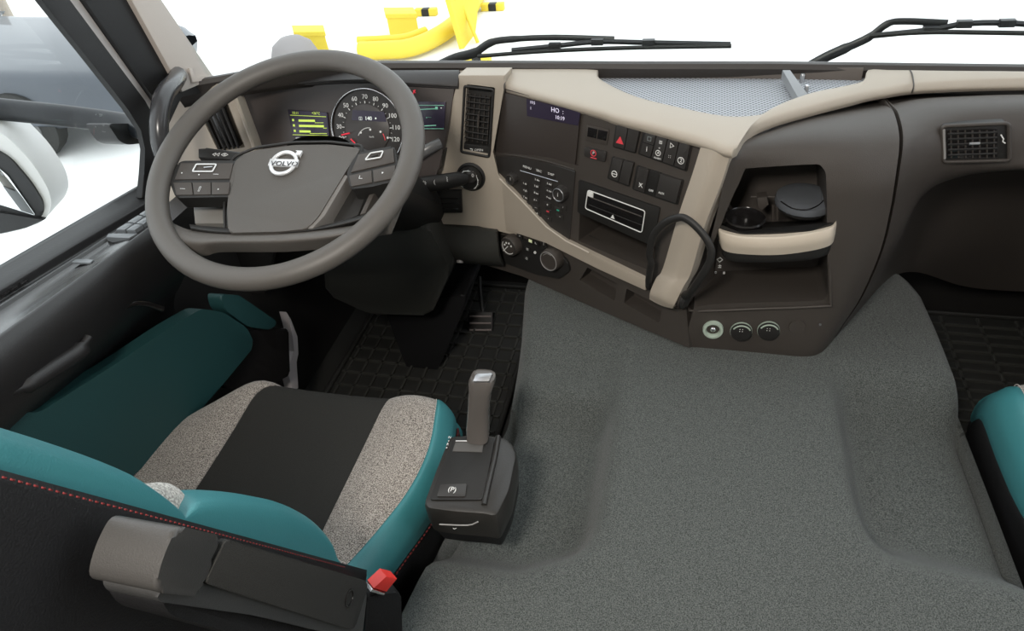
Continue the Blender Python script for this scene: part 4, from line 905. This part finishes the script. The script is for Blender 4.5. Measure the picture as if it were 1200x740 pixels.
stitches([BK(xS + .0065, s, -.0125) for s, f in allp[1:]], STITCH, ds, .0009, .0055)
G = [[BK(x, s, -.03 + (.02 if abs(x + .72) > .18 else 0)) for x in (-.97, -.90, -.82, -.72, -.64, -.60)] for s in (-.10, .1, .3, .5, .68)]
gridmesh('backrest_face', densify(G, 3, 3), BLACKF, ds, angle=None)

# armrest folded up beside the backrest
AX = -.385
arm = [at(x, y, 0, AX) for x, y in ((182, 696), (192, 660), (210, 624), (264, 637), (428, 688), (430, 700), (424, 752), (300, 722), (188, 706))]
bm = bmesh.new(); prism(bm, fillet(arm, .010, 4), Vector((-.038, 0, 0)), .004, 3); ar = fin(bm, 'armrest', mat('armrest_plastic', (.042, .042, .042), .42, bump=.2, bscale=900), ds)
lo = [at(x, y, 0, AX - .012) for x, y in ((186, 700), (300, 715), (424, 745), (420, 775), (300, 750), (200, 722))]
bm = bmesh.new(); prism(bm, fillet(lo, .01, 4), Vector((-.04, 0, 0)), .004, 3); fin(bm, 'armrest_underside', BLACKL, ar)
cp_ = [at(x, y, 0, AX + .004) for x, y in ((266, 632), (429, 681), (431, 690), (416, 737), (410, 738), (241, 684))]
pl_ = pprism('armrest_cover', cp_, (-.006, 0, 0), BLACKF, ar, .0015, rad=.004)
c = at(409, 701, 0, AX + .004); o = lathe('pivot_cap', c, X, [(.0085, -.001), (.0085, .0012), (.007, .0012), (.0065, -.002), (0, -.002)], PIANO, ar, 24)
for v in o.data.vertices: v.co = Vector((v.co.x, c.y + (v.co.y - c.y) * 1.0, c.z + (v.co.z - c.z) * 1.0))
# end cap of the armrest, smoother lighter block
ec_ = [at(x, y, 0, AX + .003) for x, y in ((181, 695), (190, 656), (208, 616), (262, 629), (240, 668), (236, 700))]
bm = bmesh.new(); prism(bm, fillet(ec_, .008, 4), Vector((-.048, 0, 0)), .006, 5); fin(bm, 'end_cap', mat('cap_plastic', (.048, .046, .044), .38, bump=.2, bscale=900), ar)
# buckle
bk = empty('belt_buckle'); bk.parent = ds; bk.location = -Vector(ds.location)
PBk = Plane(at(450, 690, 0, -.42), Vector((.6, .8, 0)), Vector((-.3, .0, 1)))
plate('buckle_body', PBk, [(430, 700), (470, 694), (472, 760), (426, 770)], 0, -.03, BLACKL, bk, .006, rad=.008)
plate('red_button', PBk, [(453, 676), (465.5, 679), (453, 694.5), (438, 690)], .006, -.012, REDB, bk, .0015)
plate('metal_lip', PBk, [(437, 691), (452, 696), (450, 698.5), (434, 694)], .007, -.01, CHROME, bk, .0008)

# ================================================================== GEAR SELECTOR
gs = empty('gear_selector', (-.36, .55, .45), 'black gear selector box with grey lever on the right side of the driver seat', 'gear selector')
zb = .56
def T(px, py, z=zb): return at(px, py, 2, z)
top = [T(526, 511), T(590, 511), T(574, 592), T(496, 592)]
G = []
cols = [[(528, 511), (521, 530), (508, 562), (499, 586), (496, 593)], [(545, 511), (540, 530), (530, 562), (523, 588), (522, 597)], [(575, 510), (570, 530), (558, 562), (552, 590), (551, 599)], [(590, 511), (587, 532), (579, 564), (575, 588), (573, 597)]]
k_ = []
# body as a closed loft of horizontal outlines
def outl(z, pts): return [at(x, y, 2, z) for x, y in pts]
o1 = [T(526, 510), T(560, 508), T(588, 510), T(600, 517), T(606, 532), T(597, 575), T(582, 606), T(570, 603), T(530, 600), T(499, 596), T(496, 588), T(510, 550)]
lv = []
for k, (dz, sc1) in enumerate(((.0, .90), (-.002, .965), (-.008, 1.0), (-.035, 1.0), (-.06, .97), (-.072, .90), (-.074, .7))):
    c = sum(o1, Vector()) / len(o1); lv.append([c + Vector(((p.x - c.x) * sc1, (p.y - c.y) * sc1, 0)) + Z * dz + Vector((.0, .012 if k > 4 else 0, 0)) for p in fillet(o1, .008, 2)])
bm = bmesh.new(); rings = [[bm.verts.new(p) for p in r] for r in lv]
for A, B in zip(rings, rings[1:]):
    for i in range(len(A)): bm.faces.new((A[i], A[(i + 1) % len(A)], B[(i + 1) % len(A)], B[i]))
bm.faces.new(rings[0]); bm.faces.new(rings[-1][::-1])
gbod = fin(bm, 'selector_box', mat('selector_plastic', (.024, .022, .020), .38, bump=.2), gs, 30)
PT = Plane(T(540, 550), X, Y)
plate('top_plate', PT, [(532, 513), (580, 513), (566, 586), (503, 586)], .003, -.006, DARK2, gs, .0015, rad=.006)
tube('top_ridge', [PT.on(x, y, .002) for x, y in ((584, 512), (580, 535), (573, 565), (567, 592))], .004, mat('selector_plastic', (0, 0, 0)), gs, smooth=3)
plate('gate_window', PT, [(534, 517), (567, 517), (565, 530), (530, 529)], .0042, .002, mat('faint_grey', (.09, .085, .08), .5), gs, .001)
stroke('window_edge', PT, [(534, 517), (567, 517)], .005, .0008, SATIN, gs)
b_ = plate('button', PT, [(516, 568), (547, 567), (545, 582), (512, 582)], .0055, .002, KEYM, gs, .001, rad=.002); text('(P)', PT, 530, 574, .011, WHITEP, b_, w=.0062)
for k in range(4): text('N▪R▪'[k], PT, 527 - k * 1.2, 513 + k * 4, .006, WHITEP, gs, w=.0036)
PF = Plane(at(535, 618, 1, .452), X, Z)
stroke('catch_line', PF, [(515, 615), (548, 616), (560, 612)], .003, .0009, mat('grey_edge', (0, 0, 0)), gs, smooth=3); text('✓', PF, 533, 620, .008, WHITEP, gs, w=.003)
# lower body of the box
lb_ = [[c + Vector(((p.x - c.x) * s_, (p.y - c.y) * s_ + dy, dz)) for p in fillet(o1, .008, 2)] for s_, dz, dy in ((.94, -.055, .0), (.93, -.08, .004), (.88, -.098, .006), (.7, -.103, .006))]
bm = bmesh.new(); rings = [[bm.verts.new(p) for p in r] for r in lb_]
for A, B in zip(rings, rings[1:]):
    for i in range(len(A)): bm.faces.new((A[i], A[(i + 1) % len(A)], B[(i + 1) % len(A)], B[i]))
bm.faces.new(rings[0]); bm.faces.new(rings[-1][::-1]); fin(bm, 'lower_body', BLACKL, gs, 30)
# lever
lev = []
for (x, y), z, a, b in (((560, 513), .565, .017, .014), ((560, 500), .580, .0175, .014), ((561, 478), .612, .016, .013), ((563, 458), .642, .017, .014), ((565, 446), .656, .020, .016), ((566, 441), .663, .018, .014), ((566, 440), .666, .012, .010)):
    c = at(x, y, 2, z); lev.append([c + X * a * math.copysign(abs(math.cos(q)) ** .7, math.cos(q)) + Y * b * math.copysign(abs(math.sin(q)) ** .7, math.sin(q)) for q in np.linspace(0, 2 * math.pi, 21)[:-1]])
bm = bmesh.new(); rings = [[bm.verts.new(p) for p in r] for r in lev]
for A, B in zip(rings, rings[1:]):
    for i in range(20): bm.faces.new((A[i], A[(i + 1) % 20], B[(i + 1) % 20], B[i]))
bm.faces.new(rings[0]); bm.faces.new(rings[-1]); lvo = fin(bm, 'lever', mat('lever_grey', (.095, .085, .078), .25), gs, 40)
PL2 = Plane(at(566, 443, 2, .668), X, Vector((0, .95, .3)))
plate('lever_cap', PL2, [(554, 447), (558, 438.5), (577, 437.5), (573, 447)], .002, -.006, SATIN, lvo, .001, rad=.002)

# ================================================================== PASSENGER SEAT
pseat = empty('passenger_seat', (.70, .5, .1), 'edge of the passenger seat at right with grey woven top and teal side', 'seat', 'cab seats')
def PSe(nm, offs, m, back=None):
    G = []
    for y in (.992, .98, .955, .90, .82, .72, .60, .45, .30):
        zf = .50 - .10 * sst(.90, 1.0, y); x0 = .424 + .035 * sst(.90, 1.0, y) - .0 * y + .05 * (1 - sst(.5, .78, y))
        G.append([Vector((x0 + dx, y, zf + dz)) for dx, dz in offs])
    return gridmesh(nm, densify(G, 3, 3), m, pseat, back, None)
PSe('grey_bolster', ((.024, .0), (.05, .012), (.09, .010), (.14, -.004)), GREYF)
PSe('centre_panel', ((.14, -.004), (.22, -.006), (.30, -.006), (.38, -.004)), BLACKF)
PSe('grey_bolster', ((.38, -.004), (.43, .010), (.47, .012), (.51, .0)), GREYF)
PSe('teal_edge', ((.024, .0), (.010, -.005), (-.006, -.03), (-.008, -.065), (-.004, -.085)), TEAL)
PSe('side_skirt', ((-.004, -.085), (-.004, -.1), (.01, -.17), (.03, -.28)), BLACKL)
bx('seat_frame', (.48, .3, .06), (.88, .85, .42), BLACKL, pseat, .02)
stitches([Vector((.424 + .035 * sst(.90, 1.0, y) + .05 * (1 - sst(.5, .78, y)) + .024, y, .5015 - .10 * sst(.90, 1.0, y))) for y in (.99, .95, .9, .8, .7, .6, .5, .4)], STITCHW, pseat, .0008, .006)

# ================================================================== LIDDED BIN IN THE CUP HOLDER
bt = at(940, 272, 2, .70); 
bc = Vector((at(943, 232, 1, 1.045).x, 1.045, .0)); zl = at(943, 236, 1, 1.01).z
binr = .0465
zt2 = pc(842, 262, .012).z + .0005
by = 1.062; cpt = at(943, 233, 1, by); bx_, zl = cpt.x, cpt.z
bn = empty('lidded_bin', (bx_, by, zt2), 'round dark grey lidded bin standing in the right well of the cup holder', 'bin')
lathe('body', (bx_, by, 0), Z, [(0, zt2), (binr * .90, zt2), (binr * .92, zt2 + .004), (binr * .95, zl - .006)], DARK2, bn, 48)
ld_ = lathe('lid', (bx_, by, zl), Z, [(binr * .95, -.010), (binr * 1.01, -.007), (binr * 1.02, -.001), (binr * .98, .004), (binr * .85, .007), (binr * .5, .009), (0, .0095)], mat('lid_plastic', (.105, .113, .125), .26), bn, 48)
PLd = Plane(Vector((bx_, by, zl + .0085)), X, Y)
stroke('lid_seam', PLd, [(915, 236), (928, 244), (945, 246), (960, 240), (967, 230), (962, 222)], -.0005, .0010, PIANO, ld_, smooth=3)
pprism('hinge', [PLd.pt(.022, -.020, .002), PLd.pt(.034, -.012, .001), PLd.pt(.036, .012, .001), PLd.pt(.026, .018, .002)], -Z * .004, mat('lid_plastic', (0, 0, 0)), ld_, .001)

# ================================================================== WIPERS
def wiper(label, arm_, blade, y, pivot=None):
    o = empty('wiper', at(*arm_[0], 1, y), label, 'wiper', 'wipers on the windscreen')
    tube('arm', [at(a, b, 1, y) for a, b in arm_], .008, mat('wiper_black', (.03, .03, .032), .4), o, smooth=4, seg=8, flat=.5, ref=Y, rr=[.010, .010, .008, .007, .006, .006])
    tube('blade', [at(a, b, 1, y - .012) for a, b in blade[0]], .0045, RUBBER, o, smooth=4, seg=6)
    tube('bracket', [at(a, b, 1, y - .004) for a, b in blade[1]], .0055, mat('wiper_black', (0, 0, 0)), o, smooth=4, seg=6)
    for t in (.25, .5, .75):
        a, b = blade[0][0], blade[0][-1]
        i = t * (len(blade[1]) - 1); k = int(i); p = lerp(blade[1][k], blade[1][min(k + 1, len(blade[1]) - 1)], i - k)
        box('clip', at(p[0], p[1], 1, y - .008), X, Z, -Y, .012, .006, .006, mat('wiper_black', (0, 0, 0)), o)
    return o
wiper('long black wiper resting low on the windscreen above the centre vent', [(512, 78), (534, 68), (556, 62), (575, 50), (600, 46), (650, 44), (720, 46)], ([(560, 66), (640, 60), (740, 56), (857, 54)], [(600, 59), (650, 54), (700, 49), (760, 50), (856, 52)]), 1.385)
wiper('black wiper at the right end of the windscreen', [(946, 79), (968, 67), (990, 57), (1018, 44), (1040, 28), (1060, 25), (1110, 27)], ([(1018, 42), (1080, 38), (1140, 38), (1260, 40)], [(1022, 42), (1090, 35), (1130, 28), (1180, 27), (1260, 33)]), 1.385)

# ================================================================== DOOR MIRROR
mr = empty('door_mirror', (-1.15, 1.0, .8), 'white backed door mirror on a black arm outside the driver window', 'mirror')
PM = Plane(at(20, 220, 0, -1.33), Vector((.92, .39, 0)), Vector((.0, .09, 1)))
sh_ = [(-120, 120), (-8, 152), (8, 160), (38, 190), (57, 222), (61, 240), (54, 258), (30, 268), (0, 275), (-120, 290)]
plate('housing', PM, sh_, 0, -.09, PAINTW, mr, .015, rad=.03, seg=4)
plate('bezel', PM, [(-120, 150), (-6, 175), (12, 186), (36, 214), (51, 238), (50, 254), (30, 266), (0, 273), (-120, 286)], .006, -.02, mat('bezel_black', (.022, .022, .024), .45), mr, .006, rad=.015)
plate('glass', PM, [(-120, 180), (-4, 195), (9, 206), (42, 253), (0, 240), (-120, 236)], .009, .004, MIRR, mr, .001, rad=.004)
plate('lower_shell', PM, [(-120, 245), (0, 250), (52, 258), (30, 268), (0, 274), (-120, 287)], .012, 0, mat('bezel_black', (0, 0, 0)), mr, .003)
tube('mirror_arm', [at(x, y, 0, v) for x, y, v in ((-90, 118, -1.42), (0, 128, -1.34), (60, 134, -1.26), (110, 140, -1.19), (150, 146, -1.12), (170, 152, -1.07))], .021, mat('arm_black', (.012, .014, .018), .4), mr, smooth=4, seg=14, flat=.8)
pprism('arm_foot', [at(x, y, 0, -1.10) for x, y in ((126, 145), (168, 145), (182, 166), (150, 170), (140, 166))], (-.05, 0, 0), mat('bezel_black', (0, 0, 0)), mr, .008, rad=.01)

# ================================================================== OUTSIDE
def gp(px, py): return at(px, py, 2, GZ)
# yellow guard rail that bends away, with its posts and boards
def post(name, a, b, top, w, label):
    A, B = at(*a, 2, GZ), at(*b, 2, GZ)
    return
yb = empty('yellow_barrier', gp(480, 72), 'curved yellow steel barrier rail on the pale yard beyond the windscreen', 'barrier')
P = [gp(x, y) + Z * .12 for x, y in ((425, 72), (455, 71), (480, 69), (505, 60), (530, 44), (552, 22), (566, -5))]
tube('rail', P, .10, YELLOW, yb, smooth=5, seg=12, ref=Z, flat=1.0)
tube('rail', [p + Vector((-.10, .20, .05)) for p in P[:4]], .045, YELLOW, yb, smooth=5, seg=10)
def crate(label, q, h, y0=None):
    base = [gp(x, y) for x, y in q]
    o = empty('yellow_block', base[0], label, 'block', 'yellow blocks on the yard')
    bm = bmesh.new(); prism(bm, [p + Z * h for p in base], Vector((0, 0, -h)), .03); fin(bm, 'body', YELLOW, o)
    c = sum(base, Vector()) / 4
    bm = bmesh.new(); prism(bm, [c + (p - c) * 1.08 + Z * (h + .03) for p in base], Vector((0, 0, -.05)), .01); fin(bm, 'lid', YELLOW, o)
    return o
crate('yellow block nearest the pale grey bollard beyond the steering wheel', [(352, 62), (386, 62), (384, 54), (350, 54)], .22)
crate('yellow block behind the middle of the curved barrier', [(458, 44), (492, 44), (488, 36), (456, 36)], .25)
yp = empty('yellow_board', gp(545, 55), 'tall yellow board leaning beside the end of the curved barrier', 'board')
A, B = gp(538, 58), gp(552, 40)
pprism('board', [A, B, B + Vector((.15, .0, .62)), A + Vector((-.1, 0, .62))], (.05, .02, 0), YELLOW, yp, .01)
tube('prop', [gp(560, 50), (A + B) / 2 + Z * .5], .02, YELLOW, yp)
for (x, y), lab in (((500, 18), 'small black and yellow wheel stop on the yard, left of the yellow board'), ((578, 12), 'small black and yellow wheel stop on the yard, right of the yellow board'), ((560, 74), 'black and yellow wheel stop closest to the wiper pivot')):
    c = gp(x, y); o = empty('wheel_stop', c, lab, 'wheel stop', 'small wheel stops on the yard')
    for k, m_ in enumerate((YELLOW, DARK2, YELLOW)): bx('segment', c + Vector((-.15 + k * .1, -.05, 0)), c + Vector((-.05 + k * .1, .05, .09)), m_, o, .01)
wb = lathe('white_bollard', gp(350, 80), Z, [(.0, .36), (.12, .34), (.22, .27), (.27, .15), (.28, 0)], mat('offwhite', (.28, .26, .255), .7), None, 28)
tagk(wb, 'rounded pale grey bollard top showing just over the steering wheel rim', 'bollard')

def car(c, ang, label, paint):
    o = empty('car', c, label, 'car'); R_ = Matrix.Rotation(ang, 3, 'Z')
    def w(x, y, z): return c + R_ @ Vector((x, y, z))
    sec = [(-2.15, .48, .60, .72), (-1.95, .30, .70, .84), (-1.2, .28, .80, .90), (-.3, .30, .88, .90), (.9, .30, 1.02, .90), (1.8, .32, .98, .88), (2.1, .5, .8, .8)]
    G = []
    for x, z0, z1, hw in sec:
        G.append([w(x, -hw, z0), w(x, -hw, (z0 + z1) / 2), w(x, -hw * .94, z1 - .05), w(x, -hw * .7, z1), w(x, 0, z1 + .03), w(x, hw * .7, z1), w(x, hw * .94, z1 - .05), w(x, hw, (z0 + z1) / 2), w(x, hw, z0), w(x, 0, z0), w(x, -hw, z0)])
    loft('body', G, paint, o, n=3, mm=3)
    cab = [(-.1, .92, .92, .78), (.45, .98, 1.30, .68), (.8, .98, 1.36, .66), (1.0, .98, 1.38, .66), (1.6, .98, 1.0, .76)]
    G = [[w(x, -hw * 1.1, z0), w(x, -hw, z1 - .02), w(x, -hw * .6, z1), w(x, hw * .6, z1), w(x, hw, z1 - .02), w(x, hw * 1.1, z0)] for x, z0, z1, hw in cab]
    loft('windows', G, CARG, o, n=3, mm=3)
    G = [[w(x, -hw * .9, z1 + .01), w(x, 0, z1 + .03), w(x, hw * .9, z1 + .01)] for x, z0, z1, hw in cab[1:4]]; loft('roof', G, paint, o, n=3, mm=3, back=(0, 0, -.02))
    for sx in (-1.05, 1.3):
        for sy in (-.85, .85):
            wh = lathe('wheel', w(sx, sy, .32), R_ @ Vector((0, 1, 0)), [(0, -.1), (.2, -.1), (.32, -.08), (.33, 0), (.32, .08), (.2, .1), (0, .1)], RUBBER, o, 24)
            lathe('hubcap', w(sx, sy, .32), R_ @ Vector((0, 1, 0)), [(0, -.11), (.19, -.11), (.2, 0), (.19, .11), (0, .11)], mat('dark_hub', (.12, .12, .12), .5), wh, 20)
    return o
car(Vector((-7.3, 5.35, GZ)), math.pi + .20, 'blue grey car parked beyond the driver window, behind the mirror arm', CARB)
a = gp(48, 72); pole = tube('pole', [a, at(22, 40, 1, a.y), at(0, 0, 1, a.y), at(-30, -60, 1, a.y)], .06, mat('pole_brown', (.42, .36, .30), .7), None, smooth=3)
tagk(pole, 'thin brown pole rising at the far left outside the driver window', 'pole')
